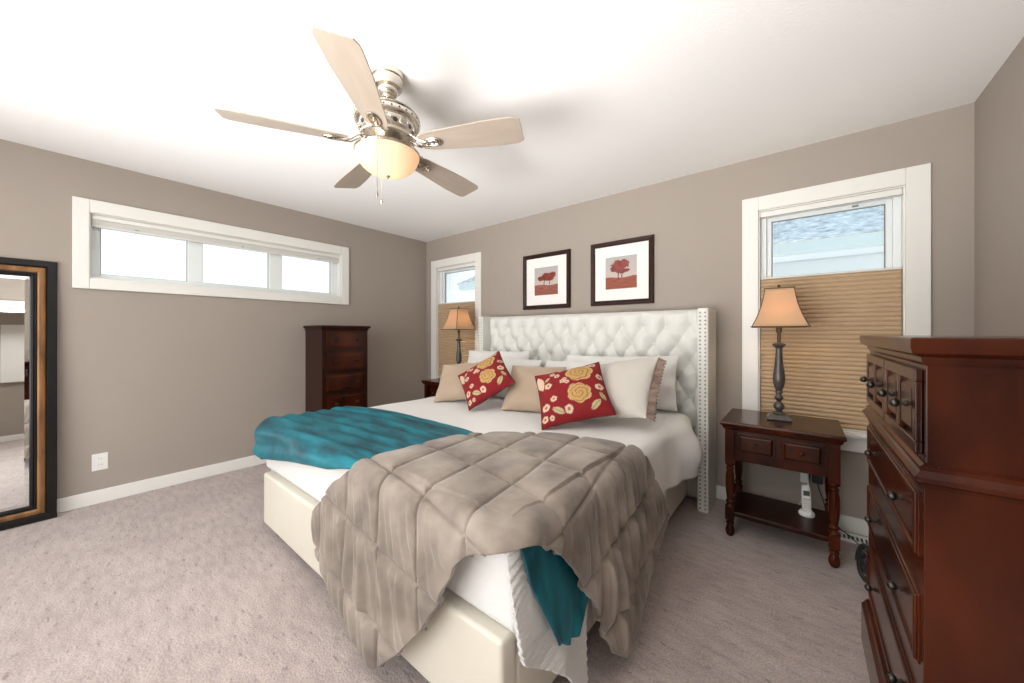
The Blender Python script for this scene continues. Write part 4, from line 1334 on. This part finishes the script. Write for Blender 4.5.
ph = thing('cordless_phone', 'white cordless phone upright in its charger on the nightstand shelf', 'phone', (0.022, 2.80, 0.1485), (0, 0, math.radians(12)))
q = MB().lathe([(0.036, 0), (0.040, 0.006), (0.038, 0.020), (0.030, 0.030), (0.020, 0.034)], seg=28)
for v in q.bm.verts:
    v.co.y *= 0.95
q.build('charger', M_plastic, ph, smooth='auto')
hs_rings = []
for z, a, b, yo in ((0.020, 0.019, 0.010, 0.0), (0.03, 0.022, 0.0125, 0.001), (0.08, 0.0225, 0.013, 0.008), (0.13, 0.0225, 0.0125, 0.016), (0.165, 0.021, 0.012, 0.022), (0.176, 0.016, 0.009, 0.024)):
    hs_rings.append([(a * math.copysign(abs(math.cos(t)) ** 0.5, math.cos(t)), yo + b * math.copysign(abs(math.sin(t)) ** 0.5, math.sin(t)), z) for t in np.linspace(0, 2 * PI, 28, endpoint=False)])
hnd = MB().loft(hs_rings).build('handset', M_plastic, ph, smooth='auto')
MB().loft([[(x, 0.001 + (z - .08) * 0.16 - 0.0055 - yy, z) for x, z in ((-0.015, 0.118), (0.015, 0.118), (0.015, 0.146), (-0.015, 0.146))] for yy in (0.0, 0.0025)]).build('display', M_screen, hnd)
for rI in range(5):
    for cI in range(3):
        x = -0.011 + 0.011 * cI; z = 0.052 + 0.0115 * rI
        y = -0.0125 + 0.008 + (z - 0.08) * 0.16
        MB().box(x - 0.004, x + 0.004, y - 0.0022, y + 0.002, z - 0.003, z + 0.003).build('key', M_grey if rI == 4 else M_sham, hnd, bevel=0.001)
MB().lathe([(0.005, 0.17), (0.004, 0.20), (0.002, 0.205)], 0.012, 0.026, 10).build('antenna', M_plastic, hnd, smooth='auto')

rg_ = thing('floor_register', 'white slotted floor vent by the baseboard right of the nightstand', 'vent', (0.27, 2.985, 0))
q = MB()
q.box(-0.14, 0.14, -0.055, -0.038, 0, 0.012); q.box(-0.14, 0.14, 0.038, 0.055, 0, 0.012); q.box(-0.14, -0.125, -0.038, 0.038, 0, 0.012); q.box(0.125, 0.14, -0.038, 0.038, 0, 0.012)
for k in range(13):
    x = -0.117 + k * 0.0195
    q.box(x - 0.004, x + 0.004, -0.038, 0.038, 0.002, 0.010)
q.build('grille', M_plastic, rg_, bevel=0.001)
MB().box(-0.125, 0.125, -0.038, 0.038, 0, 0.002).build('duct', M_dark, rg_)

# coil of black cable hanging behind the dresser
q = MB()
pts = []
for k in range(140):
    a = k / 140 * 2 * PI * 6
    kk = 1 - 0.85 * k / 140
    pts.append((0.010 * math.sin(a * 0.31), kk * 0.034 * math.cos(a), 0.112 + kk * 0.098 * math.sin(a)))
q.tube(pts, 0.0075, 8)
o = q.build('cable_coil', M_dark, smooth=True)
o.location = (0.242, 2.46, 0.0); o.rotation_euler = (0, 0, math.radians(60))
tag(o, 'black coiled cable standing on the carpet beyond the dresser', 'cable')

# repeats share a group
GROUPS = {'nightstand': 'nightstands beside the bed', 'table_lamp': 'lamps on the nightstands', 'bed_pillow': 'white pillows against the headboard',
          'cushion': 'cushions in front of the pillows', 'framed_print': 'framed tree prints above the bed', 'cellular_shade': 'pleated window blinds',
          'wall_outlet': 'outlets on the walls', 'power_adapter': 'plug adapters behind the nightstand'}
for o in COL.objects:
    if o.parent is None and o.name.split('.')[0] in GROUPS and 'label' in o:
        o['group'] = GROUPS[o.name.split('.')[0]]
